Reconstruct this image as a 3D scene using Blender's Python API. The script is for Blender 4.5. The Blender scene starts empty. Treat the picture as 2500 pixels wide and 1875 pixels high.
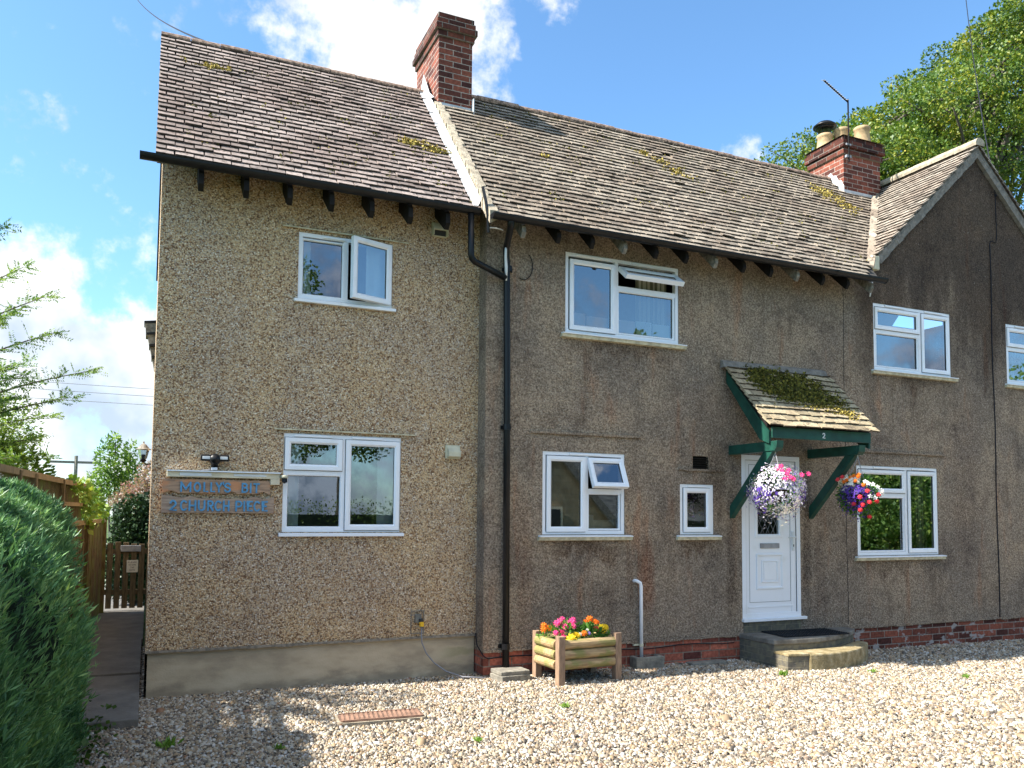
import bpy, math, random
import numpy as np
from mathutils import Vector, Matrix
random.seed(7)
SC = bpy.context.scene
COL = SC.collection
# ------------------------------------------------------------------ camera
PHI, PITCH, ROLL = 0.4173766, 0.0620718, 0.0087468
cam = bpy.data.cameras.new('camera'); camo = bpy.data.objects.new('camera', cam); COL.objects.link(camo)
fw = Vector((math.sin(PHI)*math.cos(PITCH), math.cos(PHI)*math.cos(PITCH), math.sin(PITCH)))
rt = Vector((math.cos(PHI), -math.sin(PHI), 0)); up = rt.cross(fw)
r2 = rt*math.cos(ROLL)+up*math.sin(ROLL); u2 = up*math.cos(ROLL)-rt*math.sin(ROLL)
M = Matrix(((r2.x, u2.x, -fw.x, -0.0214), (r2.y, u2.y, -fw.y, -8.271), (r2.z, u2.z, -fw.z, 1.70), (0, 0, 0, 1)))
camo.matrix_world = M
cam.sensor_width = 36; cam.lens = 28.8; cam.shift_y = 191.29/2500; cam.clip_end = 2000; cam.clip_start = 0.05
SC.camera = camo
# ------------------------------------------------------------------ light
SUNV = Vector((-1.0, 0.075, 0.98)).normalized()          # towards the sun
EL = math.asin(SUNV.z); AZ = math.atan2(SUNV.x, SUNV.y)
sl = bpy.data.lights.new('sun', 'SUN'); sl.energy = 5.0; sl.angle = math.radians(0.55); sl.color = (1, .95, .86)
so = bpy.data.objects.new('sun', sl); COL.objects.link(so)
so.rotation_euler = (-SUNV).to_track_quat('-Z', 'Y').to_euler(); so.location = (-20, 2, 25)
SC.view_settings.view_transform = 'Standard'; SC.view_settings.look = 'None'; SC.view_settings.gamma = 1
SC.view_settings.exposure = 1.48

class NT:
    def __init__(s, nt): s.nt = nt
    def n(s, t, **kw):
        nd = s.nt.nodes.new(t)
        for k, v in kw.items():
            if k.startswith('_'): setattr(nd, k[1:], v)
            else:
                nd.inputs[int(k[1:]) if k[0] == 'i' and k[1:].isdigit() else k.replace('_', ' ')].default_value = v
        return nd
    def l(s, a, b): s.nt.links.new(a, b)
    def val(s, x, sock):
        if isinstance(x, (int, float)): sock.default_value = x
        elif isinstance(x, (tuple, list)): sock.default_value = x if len(x) != 3 or sock.type != 'RGBA' else (*x, 1)
        else: s.l(x, sock)
    def math(s, op, a, b=None, c=None, clamp=False):
        m = s.nt.nodes.new('ShaderNodeMath'); m.operation = op; m.use_clamp = clamp
        s.val(a, m.inputs[0])
        if b is not None: s.val(b, m.inputs[1])
        if c is not None: s.val(c, m.inputs[2])
        return m.outputs[0]
    def mix(s, f, a, b, mode='MIX'):
        m = s.nt.nodes.new('ShaderNodeMix'); m.data_type = 'RGBA'; m.blend_type = mode
        s.val(f, m.inputs[0]); s.val(a, m.inputs[6]); s.val(b, m.inputs[7]); return m.outputs[2]
    def noise(s, vec, scale, detail=3, rough=.5, out=0):
        m = s.nt.nodes.new('ShaderNodeTexNoise'); m.inputs['Scale'].default_value = scale
        m.inputs['Detail'].default_value = detail; m.inputs['Roughness'].default_value = rough
        if vec is not None: s.l(vec, m.inputs['Vector'])
        return m.outputs[out]
    def vor(s, vec, scale, feat='F1', rnd=1, out='Distance'):
        m = s.nt.nodes.new('ShaderNodeTexVoronoi'); m.feature = feat; m.inputs['Scale'].default_value = scale
        m.inputs['Randomness'].default_value = rnd; s.l(vec, m.inputs['Vector']); return m.outputs[out]
    def ramp(s, f, stops, interp='LINEAR'):
        m = s.nt.nodes.new('ShaderNodeValToRGB'); m.color_ramp.interpolation = interp
        e = m.color_ramp.elements
        while len(e) < len(stops): e.new(.5)
        for q, (p, c) in zip(e, stops):
            q.position = p; q.color = (*c, 1) if isinstance(c, tuple) else (c, c, c, 1)
        s.val(f, m.inputs[0]); return m.outputs[0]
    def step(s, x, a, b, lo=0., hi=1.):
        m = s.nt.nodes.new('ShaderNodeMapRange'); m.interpolation_type = 'SMOOTHSTEP'
        s.val(x, m.inputs[0]); m.inputs[1].default_value = a; m.inputs[2].default_value = b
        m.inputs[3].default_value = lo; m.inputs[4].default_value = hi; return m.outputs[0]
    def mapping(s, vec, scale=(1, 1, 1), loc=(0, 0, 0), rot=(0, 0, 0)):
        m = s.nt.nodes.new('ShaderNodeMapping'); s.l(vec, m.inputs[0])
        m.inputs['Scale'].default_value = scale; m.inputs['Location'].default_value = loc; m.inputs['Rotation'].default_value = rot
        return m.outputs[0]
    def xyz(s, vec):
        m = s.nt.nodes.new('ShaderNodeSeparateXYZ'); s.l(vec, m.inputs[0]); return m.outputs
    def comb(s, x, y, z):
        m = s.nt.nodes.new('ShaderNodeCombineXYZ'); s.val(x, m.inputs[0]); s.val(y, m.inputs[1]); s.val(z, m.inputs[2]); return m.outputs[0]

# world: physical sky with procedural cumulus at given directions, plus an added overhead fill cloud
W = bpy.data.worlds.new("World"); SC.world = W; W.use_nodes = True
W.node_tree.nodes.clear(); w = NT(W.node_tree)
sky = w.n('ShaderNodeTexSky', _sky_type='NISHITA', _sun_disc=False, _sun_elevation=EL, _sun_rotation=AZ,
          _altitude=100, _air_density=1.0, _dust_density=0.4, _ozone_density=3.0)
tc = w.n('ShaderNodeTexCoord'); dirv = tc.outputs['Generated']
BL = [((.13, .85, .515), .065, .95), ((.20, .845, .50), .085, 1.0), ((.215, .852, .474), .05, .8), ((.27, .805, .528), .055, .9),
      ((.37, .755, .55), .05, .12), ((-.13, .965, .205), .07, 1.1), ((-.04, .98, .175), .06, 1.1), ((.01, .985, .165), .06, 1.1),
      ((-.11, .986, .12), .12, 1.1), ((-.03, .994, .09), .12, 1.1), ((.588, .708, .385), .035, .55), ((.57, .718, .392), .03, .5),
      ((-.25, .95, .1), .2, 1.), ((.30, -.93, .16), .14, .7), ((.15, -.98, .14), .28, .85), ((.75, -.62, .10), .14, .6), ((0, -.55, .83), .30, 1.2)]  # last blob: unseen overhead cloud added as fill light
wn = w.noise(dirv, 9, 7, .58); wn2 = w.noise(dirv, 26, 6, .6)
field = None
for c, r, k in BL:
    dp = w.n('ShaderNodeVectorMath', _operation='DISTANCE'); w.l(dirv, dp.inputs[0]); dp.inputs[1].default_value = Vector(c).normalized()
    v = w.math('SUBTRACT', k, w.math('DIVIDE', dp.outputs['Value'], r*1.5))
    field = v if field is None else w.math('MAXIMUM', field, v)
nz = w.math('ADD', w.math('MULTIPLY', w.math('SUBTRACT', wn, .5), 3.2), w.math('MULTIPLY', w.math('SUBTRACT', wn2, .5), 1.9))
dens = w.step(w.math('ADD', w.math('MAXIMUM', field, -1.6), nz), .0, .8)
shade = w.step(w.noise(w.mapping(dirv, loc=(3, 1, 2)), 7, 5), .32, .52)
cc = w.mix(shade, (.24, .28, .345), (.46, .46, .455))
yy = w.xyz(dirv)[1]; back = w.step(yy, .1, -.4)
cc = w.mix(w.math('MULTIPLY', back, w.step(w.xyz(dirv)[2], .45, .25)), cc, w.mix(w.step(wn2, .4, .6), (.10, .13, .20), (.26, .30, .38)))
cc = w.mix(w.step(w.xyz(dirv)[2], .56, .75), cc, (.95, .90, .82))  # overhead cloud made extra bright, added out of view to lift the shade
skc = w.mix(1.0, sky.outputs[0], (.098, .098, .098), 'MULTIPLY')
skc = w.mix(1.0, skc, (.82, 1.06, 1.14), 'MULTIPLY')
lowc = w.math('MULTIPLY', w.step(w.xyz(dirv)[0], .45, -.25), .07)
skc = w.mix(lowc, skc, (.22, .42, .58))
fin = w.mix(w.math('MULTIPLY', dens, .92), skc, cc)
bg = w.n('ShaderNodeBackground'); bg.inputs[1].default_value = 1.0
w.l(fin, bg.inputs[0]); wo = w.n('ShaderNodeOutputWorld'); w.l(bg.outputs[0], wo.inputs[0])

# ------------------------------------------------------------------ materials
def mat(name, fn, rough=.8, spec=.3):
    m = bpy.data.materials.new(name); m.use_nodes = True; m.node_tree.nodes.clear(); t = NT(m.node_tree)
    o = t.n('ShaderNodeOutputMaterial'); b = t.n('ShaderNodeBsdfPrincipled')
    b.inputs['Roughness'].default_value = rough; b.inputs['Specular IOR Level'].default_value = spec
    t.l(b.outputs[0], o.inputs[0]); co = t.n('ShaderNodeTexCoord').outputs['Object']
    t.out = o; t.b = b; t.co = co
    r = fn(t)
    if r is not None: t.val(r, b.inputs['Base Color'])
    return m
def bump(t, h, dist=.01, strength=1.):
    b = t.n('ShaderNodeBump'); b.inputs['Distance'].default_value = dist; b.inputs['Strength'].default_value = strength
    t.l(h, b.inputs['Height']); t.l(b.outputs[0], t.b.inputs['Normal'])
def plain(c, var=.15, sc=12):
    def f(t):
        n = t.noise(t.co, sc, 4)
        return t.mix(t.step(n, .3, .7), tuple(x*(1-var) for x in c), tuple(min(1, x*(1+var)) for x in c))
    return f
def island(t): return t.n('ShaderNodeNewGeometry').outputs['Random Per Island']

def f_pebble(t):
    c = t.vor(t.co, 84, out='Color'); x = t.xyz(c)
    col = t.ramp(x[0], [(0, (.13, .075, .045)), (.13, (.26, .155, .09)), (.27, (.50, .34, .20)), (.46, (.62, .48, .315)), (.70, (.74, .62, .46)), (.84, (.34, .26, .195)), (.93, (.60, .55, .48)), (1, (.95, .89, .78))])
    big = t.noise(t.co, 1.3, 4); col = t.mix(t.step(big, .38, .62), t.mix(1., col, (.98, .96, .95), 'MULTIPLY'), t.mix(1., col, (1.12, 1.05, .92), 'MULTIPLY'))
    st = t.step(t.noise(t.mapping(t.co, (2.2, 2.2, .5)), 1.7, 4), .56, .72)
    col = t.mix(t.math('MULTIPLY', st, .35), col, t.mix(1., col, (.62, .58, .55), 'MULTIPLY'))
    d = t.vor(t.co, 84)
    col = t.mix(t.step(d, .55, .8, 0, .45), col, (.13, .10, .075))
    col = t.mix(1., col, (.93, .89, .85), 'MULTIPLY')
    bump(t, t.math('ADD', t.math('SUBTRACT', 1., d), t.math('MULTIPLY', x[1], .8)), .011, 1.); return col
M_PEB = mat('pebbledash', f_pebble, .85)

def f_render(t):
    co = t.co; p = t.xyz(co)
    fine = t.noise(co, 58, 4, .62); vo = t.vor(co, 80)
    base = t.ramp(fine, [(.30, (.082, .061, .044)), (.43, (.188, .148, .107)), (.55, (.285, .23, .168)), (.72, (.47, .395, .30))])
    big = t.noise(co, .9, 5, .6)
    col = t.mix(t.step(big, .4, .62), base, t.mix(1., base, (1.28, 1.24, 1.16), 'MULTIPLY'))
    sv = t.noise(t.mapping(co, (3.2, 3.2, .32)), 1.5, 6, .62)
    col = t.mix(t.step(sv, .52, .68, 0, .42), col, t.mix(1., col, (.50, .46, .46), 'MULTIPLY'))
    bl = t.noise(co, 2.6, 6, .7); col = t.mix(t.step(bl, .52, .66, 0, .6), col, t.mix(1., col, (.56, .54, .55), 'MULTIPLY'))
    col = t.mix(t.step(bl, .46, .32, 0, .5), col, t.mix(1., col, (1.35, 1.28, 1.15), 'MULTIPLY'))
    rs = t.noise(t.mapping(co, (3.5, 3.5, .6), (4, 0, 2)), 1.2, 5, .6)
    col = t.mix(t.step(rs, .56, .70, 0, .55), col, t.mix(1., col, (1.08, .72, .55), 'MULTIPLY'))
    gr = t.step(t.noise(co, 1.6, 5, .6), .5, .64)
    col = t.mix(t.math('MULTIPLY', gr, .35), col, t.mix(1., col, (.78, .82, .86), 'MULTIPLY'))
    # black weathering of the exposed gable, ragged lower edge
    edge = t.math('ADD', p[2], t.math('MULTIPLY', t.math('SUBTRACT', t.noise(t.mapping(co, (2.5, 2.5, .5)), 1.2, 5, .65), .5), 4.2))
    g = t.math('MULTIPLY', t.step(edge, 3.0, 5.0), t.step(t.math('ADD', p[0], t.math('MULTIPLY', big, .8)), 8.75, 9.2))
    col = t.mix(t.math('MULTIPLY', g, .92), col, t.mix(1., col, (.25, .23, .235), 'MULTIPLY'))
    # individual run stains left by overflowing sills, pipes and the door head
    for (xc, zc, hw, hh, tint, k) in ((5.27, .95, .10, .50, (.80, .42, .30), .8), (5.05, 1.0, .06, .4, (.55, .42, .36), .6), (3.72, 1.1, .10, 1.0, (.60, .45, .38), .6), (6.50, 1.3, .10, 1.1, (.42, .36, .33), .85), (7.68, 1.5, .08, 1.1, (.36, .32, .30), .9), (7.9, 1.0, .10, .8, (.55, .48, .46), .6), (4.42, .75, .45, .3, (.62, .60, .60), .6), (6.25, 2.2, .14, .5, (.45, .38, .33), .7), (10.6, 2.2, .35, 1.6, (.58, .52, .52), .6), (5.1, 3.45, .5, .28, (.62, .60, .60), .5), (8.1, 3.4, .25, 1.2, (.72, .70, .72), .5), (4.45, 1.34, .55, .16, (.50, .38, .28), .8), (5.97, 1.34, .28, .16, (.50, .38, .28), .8), (4.95, 3.60, .8, .14, (.55, .45, .36), .7), (9.3, 1.05, .8, .16, (.50, .45, .40), .7), (9.6, 3.55, .8, .14, (.6, .5, .4), .6)):
        wx = t.math('ADD', p[0], t.math('MULTIPLY', t.math('SUBTRACT', rs, .5), .35)); wz = t.math('ADD', p[2], t.math('MULTIPLY', t.math('SUBTRACT', sv, .5), 1.1))
        m_ = t.math('MULTIPLY', t.step(t.math('ABSOLUTE', t.math('SUBTRACT', wx, xc)), hw*1.3, hw*.3), t.step(t.math('ABSOLUTE', t.math('SUBTRACT', wz, zc)), hh, hh*.4))
        col = t.mix(t.math('MULTIPLY', m_, t.math('MULTIPLY', t.step(fine, .3, .6, 1., .6), k)), col, t.mix(1., col, tint, 'MULTIPLY'))
    wt = t.step(t.noise(co, 38, 2), .70, .76); col = t.mix(t.math('MULTIPLY', wt, .6), col, (.52, .49, .44))
    col = t.mix(1., col, (1.04, 1.01, 1.04), 'MULTIPLY')
    bump(t, t.math('ADD', t.math('MULTIPLY', fine, 1.3), t.math('MULTIPLY', vo, -.5)), .022, .9); return col
M_REN = mat('roughcast', f_render, .9, .2)
M_LEDGE = mat('render ledge', plain((.22, .19, .15), .3, 30), .9)

def f_plinth(t):
    n = t.noise(t.mapping(t.co, (1, 1, 2.4)), 2.2, 5, .6); f = t.noise(t.co, 60, 3)
    c = t.ramp(n, [(.3, (.31, .25, .175)), (.5, (.45, .365, .25)), (.7, (.53, .44, .31))])
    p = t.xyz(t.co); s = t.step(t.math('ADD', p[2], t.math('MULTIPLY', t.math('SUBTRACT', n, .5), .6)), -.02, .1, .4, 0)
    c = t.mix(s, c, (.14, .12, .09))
    g = t.math('MULTIPLY', t.step(p[0], 2.75, 3.05), t.step(n, .45, .6)); c = t.mix(t.math('MULTIPLY', g, .5), c, (.15, .16, .06))
    bump(t, t.math('ADD', f, t.math('MULTIPLY', n, 3.)), .004, .6); return c
M_PLIN = mat('cement plinth', f_plinth, .8)

def brick(dark=1., mort=(.36, .31, .26), scale=1., patch=.0):
    def f(t):
        p = t.xyz(t.co); v = t.comb(t.math('ADD', p[0], p[1]), p[2], 0)
        b = t.n('ShaderNodeTexBrick'); t.l(v, b.inputs['Vector']); b.offset = .5; b.squash = 1
        for k, x in (('Scale', 1.), ('Mortar Size', .006*scale), ('Brick Width', .225*scale), ('Row Height', .075*scale*(1.05 if scale > 1 else 1)), ('Mortar Smooth', .15), ('Bias', .0)):
            b.inputs[k].default_value = x
        b.inputs['Color1'].default_value = (.045*dark, .013*dark, .010*dark, 1); b.inputs['Color2'].default_value = (.235*dark, .068*dark, .040*dark, 1)
        b.inputs['Mortar'].default_value = (*mort, 1)
        n = t.noise(t.co, 30, 4); n2 = t.noise(t.co, 5, 4)
        c = t.mix(.5, b.outputs['Color'], t.mix(1., b.outputs['Color'], t.ramp(n, [(.25, .3), (.7, 1.9)]), 'MULTIPLY'))
        c = t.mix(t.step(n2, .55, .7, 0, .45), c, t.mix(1., c, (.5, .48, .5), 'MULTIPLY'))
        if patch: c = t.mix(t.step(t.noise(t.mapping(t.co, (1, 1, 1.6)), 7, 4), .58, .66, 0, patch), c, (.38, .36, .34))
        bump(t, t.math('ADD', t.math('MULTIPLY', t.math('SUBTRACT', 1., b.outputs['Fac']), 1.), t.math('MULTIPLY', n, .35)), .008, .9)
        return c
    return f
M_BRK = mat('chimney brick', brick(.92, (.30, .24, .20)), .85)
M_BRKD = mat('sooty corbel brick', brick(.55, (.15, .13, .11)), .9)
M_BASE = mat('plinth brick', brick(1.9, (.20, .145, .11), 1.15), .9)
M_BASEW = mat('worn plinth brick', brick(.95, (.22, .18, .15), 1.15, .75), .9)
def f_stepb(t):
    p = t.xyz(t.co); v = t.comb(t.math('ADD', p[0], p[1]), p[2], 0)
    b = t.n('ShaderNodeTexBrick'); t.l(v, b.inputs['Vector'])
    for k, x in (('Scale', 1.), ('Mortar Size', .005), ('Brick Width', .225), ('Row Height', .07), ('Mortar Smooth', .3)): b.inputs[k].default_value = x
    b.inputs['Color1'].default_value = (.075, .07, .06, 1); b.inputs['Color2'].default_value = (.135, .12, .095, 1); b.inputs['Mortar'].default_value = (.16, .14, .11, 1)
    n = t.noise(t.co, 18, 5); bump(t, t.math('ADD', t.math('SUBTRACT', 1., b.outputs['Fac']), n), .008, .8)
    return t.mix(t.step(n, .35, .65), b.outputs['Color'], t.mix(1., b.outputs['Color'], (1.5, 1.45, 1.2), 'MULTIPLY'))
M_STEPB = mat('grey step brick', f_stepb, .9)
def stone(c1, c2, c3, sc=9):
    def f(t):
        n = t.noise(t.co, sc, 6, .65); n2 = t.noise(t.co, sc*7, 3)
        bump(t, t.math('ADD', n, t.math('MULTIPLY', n2, .4)), .015, .8)
        return t.mix(t.math('MULTIPLY', n2, .5), t.ramp(n, [(.3, c1), (.52, c2), (.7, c3)]), c1)
    return f
M_SANDST = mat('worn sandstone', stone((.13, .10, .045), (.33, .26, .14), (.50, .43, .29)), .9)
M_SLAB = mat('step slab', stone((.10, .09, .075), (.19, .17, .145), (.29, .27, .23)), .85)
M_CONC = mat('old concrete', stone((.13, .12, .10), (.24, .22, .18), (.38, .35, .28), 12), .9)
M_PATH = mat('concrete path', stone((.10, .09, .078), (.16, .145, .125), (.21, .19, .165), 4), .8)
M_SILL = mat('stone sill', plain((.50, .44, .30), .25, 18), .8)
M_CEM = mat('cement verge', stone((.20, .165, .12), (.40, .34, .25), (.56, .49, .37), 14), .9)
M_CEMG = mat('grey cement verge', stone((.12, .11, .095), (.22, .20, .175), (.34, .31, .27), 14), .9)

def f_tile(c0, lich, butt=(0, -.673, -.74)):
    def f(t):
        r = island(t); n = t.noise(t.co, 26, 5, .65); n2 = t.noise(t.co, 1.6, 5, .6); n3 = t.noise(t.co, 90, 2)
        k = [tuple(x*a for x in c0) for a in (.66, .86, 1.0, 1.12, 1.28)]
        c = t.ramp(r, [(0, k[0]), (.22, k[1]), (.5, k[2]), (.8, k[3]), (1, k[4])])
        c = t.mix(t.step(n, .30, .5, .75, 0), c, (.045, .035, .03))
        c = t.mix(t.step(n, .55, .72, 0, .4), c, lich)
        c = t.mix(t.step(n2, .44, .60, 0, .6), c, t.mix(1., c, (.62, .55, .52), 'MULTIPLY'))
        n4 = t.noise(t.co, 9, 4, .7); c = t.mix(t.step(n4, .56, .66, 0, .7), c, (.055, .036, .026))
        c = t.mix(t.step(n3, .68, .75, 0, .35), c, (.62, .60, .55))
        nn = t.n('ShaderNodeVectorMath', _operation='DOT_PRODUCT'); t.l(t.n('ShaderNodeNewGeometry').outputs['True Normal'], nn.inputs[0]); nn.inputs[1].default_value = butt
        c = t.mix(t.step(nn.outputs['Value'], .7, .85, 0, .8), c, (.028, .020, .018))      # down-facing butts darkened: course shade put into the colour, beside algae
        bump(t, n, .006, .7); return c
    return f
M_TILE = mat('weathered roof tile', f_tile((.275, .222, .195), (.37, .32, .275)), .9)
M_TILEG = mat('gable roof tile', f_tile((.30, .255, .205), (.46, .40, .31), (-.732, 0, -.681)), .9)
M_RIDGE = mat('rusty ridge tile', plain((.24, .165, .125), .55, 22), .9)
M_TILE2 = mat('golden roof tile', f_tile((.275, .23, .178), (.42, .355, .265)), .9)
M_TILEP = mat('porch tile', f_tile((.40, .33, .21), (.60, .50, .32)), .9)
M_DECK = mat('roof underlay', plain((.05, .045, .04)), .9)
M_MOSSY = mat('yellow moss', lambda t: t.ramp(island(t), [(0, (.10, .075, .02)), (.5, (.30, .23, .05)), (1, (.48, .38, .10))]), .95)
M_MOSSG = mat('green moss', lambda t: t.ramp(island(t), [(0, (.03, .03, .008)), (.5, (.10, .095, .016)), (1, (.24, .20, .035))]), .95)
M_LEAD = mat('lead flashing', plain((.42, .45, .48), .2, 10), .45, .5)
M_WFLASH = mat('whitened flashing', plain((.50, .52, .54), .25, 24), .5, .4)
M_BLK = mat('black plastic', plain((.006, .006, .007), .3, 8), .4, .3)
M_DWOOD = mat('dark painted timber', plain((.010, .008, .007), .4, 14), .75, .2)
M_WTAIL = mat('weathered timber end', plain((.20, .18, .15), .4, 25), .8)
M_UPVC = mat('white upvc', (lambda t: t.mix(t.step(t.noise(t.co, 5, 5), .54, .72, 0, .3), (.78, .79, .82), (.62, .61, .57))), .28, .5)
M_UPVCD = mat('dingy upvc', plain((.66, .67, .66), .06, 7), .4, .5)
M_GASK = mat('black gasket', plain((.03, .03, .03)), .6)
M_GREEN = mat('green paint', plain((.008, .055, .038), .25, 9), .45, .4)
M_CLAY = mat('chimney pot clay', plain((.40, .28, .155), .2, 12), .8)
M_CREAM = mat('cream plastic', plain((.52, .49, .36), .12, 9), .6)
M_WPLAS = mat('white plastic pipe', plain((.78, .78, .80), .05, 8), .4)
M_STEEL = mat('grey metal', plain((.25, .25, .26), .2, 9), .4, .6)
M_TERRA = mat('brown cover', plain((.25, .145, .10), .25, 9), .8)
M_TERRAD = mat('dirty cover plate', plain((.155, .095, .068), .35, 14), .9)
M_RUBBER = mat('rubber mat', plain((.014, .014, .016), .3, 30), .7)
M_YEL = mat('yellow plastic', plain((.75, .42, .02), .1), .5)
M_BLUE = mat('blue lettering paint', plain((.09, .27, .45), .15, 20), .6)
M_SIGNT = mat('notice white', plain((.62, .58, .50), .06), .6)
M_INK = mat('notice ink', plain((.12, .10, .09)), .8)
M_CURT = mat('pale curtain', plain((.78, .84, .86), .05, 5), .9)
M_CURTB = mat('striped curtain', lambda t: t.mix(t.step(t.math('SINE', t.math('MULTIPLY', t.xyz(t.co)[0], 95.)), -.2, .4), (.55, .5, .4), (.22, .20, .13)), .9)
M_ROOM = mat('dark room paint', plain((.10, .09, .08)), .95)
M_CARD = mat('pink card', plain((.70, .50, .46), .06), .8)
def f_dots(t):
    d = t.vor(t.co, 45, rnd=.5); return t.mix(t.step(d, .22, .3), (.25, .40, .45), (.78, .84, .84))
M_DOTS = mat('patterned card', f_dots, .8)
def glass(name, refl=1.):
    m = bpy.data.materials.new(name); m.use_nodes = True; m.node_tree.nodes.clear(); t = NT(m.node_tree)
    o = t.n('ShaderNodeOutputMaterial'); g = t.n('ShaderNodeBsdfGlossy'); g.inputs['Roughness'].default_value = .004
    g.inputs['Color'].default_value = (.92, .96, 1, 1)
    tr = t.n('ShaderNodeBsdfTransparent'); tr.inputs[0].default_value = (.80, .86, .86, 1)
    fr = t.n('ShaderNodeFresnel'); fr.inputs[0].default_value = 2.1
    co = t.n('ShaderNodeTexCoord').outputs['Object']; b = t.n('ShaderNodeBump'); b.inputs['Distance'].default_value = .0015; b.inputs['Strength'].default_value = .25
    t.l(t.noise(co, 2.2, 1), b.inputs['Height']); t.l(b.outputs[0], g.inputs['Normal'])
    mx = t.n('ShaderNodeMixShader'); t.l(t.math('MULTIPLY', fr.outputs[0], 2.0*refl, clamp=True), mx.inputs[0])
    t.l(tr.outputs[0], mx.inputs[1]); t.l(g.outputs[0], mx.inputs[2]); t.l(mx.outputs[0], o.inputs[0]); return m
M_GLS = glass('window glass'); M_GLSD = glass('obscure glass', .35)
def wood(c, dark=.5, green=0.):
    def f(t):
        n = t.noise(t.mapping(t.co, (3, 3, .6)), 14, 5, .6); n2 = t.noise(t.co, 3, 3)
        cc = t.mix(t.step(n, .3, .7), tuple(x*dark for x in c), c)
        if green: cc = t.mix(t.step(n2, .45, .6, 0, green), cc, (.16, .19, .045))
        bump(t, n, .003, .6); return cc
    return f
M_LOG = mat('planter log', lambda t: (lambda n, n2: t.mix(t.step(n2, .46, .58, 0, .75), t.mix(t.step(n, .3, .7), (.26, .165, .085), (.44, .31, .16)), (.17, .18, .05)))(t.noise(t.mapping(t.co, (1, 8, 8)), 6, 5), t.noise(t.mapping(t.co, (1.5, 3, 3)), 2.4, 4)), .8)
M_LEG = mat('planter leg timber', wood((.33, .215, .14), .6), .85)
M_FENCE = mat('fence timber', wood((.17, .115, .05), .45, .5), .85)
M_RAILW = mat('fence rail timber', wood((.30, .22, .115), .6), .85)
M_GATE = mat('gate timber', wood((.15, .105, .055), .5), .85)
M_BOARD = mat('sign timber', lambda t: (lambda n, k: t.mix(t.step(k, .5, .62, 0, .8), t.mix(t.step(n, .3, .7), (.27, .17, .11), (.44, .28, .18)), (.55, .24, .11)))(t.noise(t.mapping(t.co, (1, 1, 9)), 9, 5), t.noise(t.mapping(t.co, (2, 1, 5), (1, 0, .3)), 2.2, 4)), .8)
M_BOARD2 = mat('lower sign timber', lambda t: (lambda n: t.mix(t.step(n, .3, .7), (.26, .175, .125), (.42, .30, .215)))(t.noise(t.mapping(t.co, (1, 1, 9)), 9, 5)), .8)
M_RAILC = mat('cream painted rail', plain((.66, .58, .42), .12, 9), .6)
M_SOIL = mat('potting soil', plain((.03, .022, .016)), .95)
M_BARK = mat('bark', wood((.13, .11, .09), .5), .9)
M_WIRE = mat('cable black', plain((.008, .009, .014), .1), .8)
M_GCAB = mat('grey cable', plain((.25, .25, .27), .1), .6)
def leafm(name, stops, trans=.35, rough=.5, nsc=.9):
    m = bpy.data.materials.new(name); m.use_nodes = True; m.node_tree.nodes.clear(); t = NT(m.node_tree)
    o = t.n('ShaderNodeOutputMaterial'); b = t.n('ShaderNodeBsdfPrincipled'); b.inputs['Roughness'].default_value = rough
    b.inputs['Specular IOR Level'].default_value = .35
    g = t.n('ShaderNodeNewGeometry'); co = t.n('ShaderNodeTexCoord').outputs['Object']
    f = t.math('ADD', t.math('MULTIPLY', g.outputs['Random Per Island'], .55), t.math('MULTIPLY', t.step(t.noise(co, nsc, 4), .3, .7), .45))
    c = t.ramp(f, stops); t.l(c, b.inputs['Base Color'])
    tr = t.n('ShaderNodeBsdfTranslucent'); t.l(t.mix(1., c, (1.3, 1.35, .7), 'MULTIPLY'), tr.inputs[0])
    mx = t.n('ShaderNodeMixShader'); mx.inputs[0].default_value = trans; t.l(b.outputs[0], mx.inputs[1]); t.l(tr.outputs[0], mx.inputs[2])
    t.l(mx.outputs[0], o.inputs[0]); return m
L_BEECH = leafm('beech leaves', [(0, (.025, .06, .01)), (.35, (.07, .135, .018)), (.62, (.125, .18, .02)), (.85, (.23, .24, .025)), (1, (.36, .30, .035))], .25)
L_SPRUCE = leafm('tree leaves dark', [(0, (.025, .06, .012)), (.6, (.07, .12, .02)), (1, (.15, .20, .035))])
L_LEFT = leafm('feathery leaves', [(0, (.05, .12, .035)), (.5, (.13, .24, .05)), (1, (.34, .42, .09))])
L_HEDGE = leafm('conifer needles', [(0, (.028, .085, .045)), (.4, (.075, .18, .07)), (.75, (.16, .30, .11)), (1, (.30, .40, .12))], .2, .5, 4.5)
L_DEAD = leafm('dead conifer sprays', [(0, (.05, .025, .012)), (.6, (.13, .06, .025)), (1, (.16, .12, .04))], .1)
L_SHRUB = leafm('shrub leaves', [(0, (.05, .11, .02)), (.5, (.15, .26, .05)), (1, (.36, .44, .10))])
L_PURP = leafm('purple leaves', [(0, (.09, .09, .05)), (.5, (.24, .19, .15)), (.8, (.34, .24, .20)), (1, (.42, .13, .17))])
L_VINE = leafm('vine leaves', [(0, (.06, .13, .02)), (.5, (.14, .24, .035)), (1, (.36, .38, .07))], .3)
L_DARK = leafm('dark bush leaves', [(0, (.012, .03, .012)), (1, (.035, .07, .02))], .1)
L_GRASS = leafm('weed leaves', [(0, (.10, .20, .03)), (1, (.25, .40, .06))])
L_PLANT = leafm('bedding leaves', [(0, (.03, .09, .02)), (.6, (.10, .24, .04)), (1, (.24, .42, .09))])
def petal(n, a, b, tr=.3):
    return leafm(n, [(0, a), (1, b)], tr, .6)
P_PINK = petal('pink petals', (.70, .03, .18), (.90, .12, .38)); P_ORG = petal('orange petals', (.62, .10, .005), (.85, .26, .01))
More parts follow.
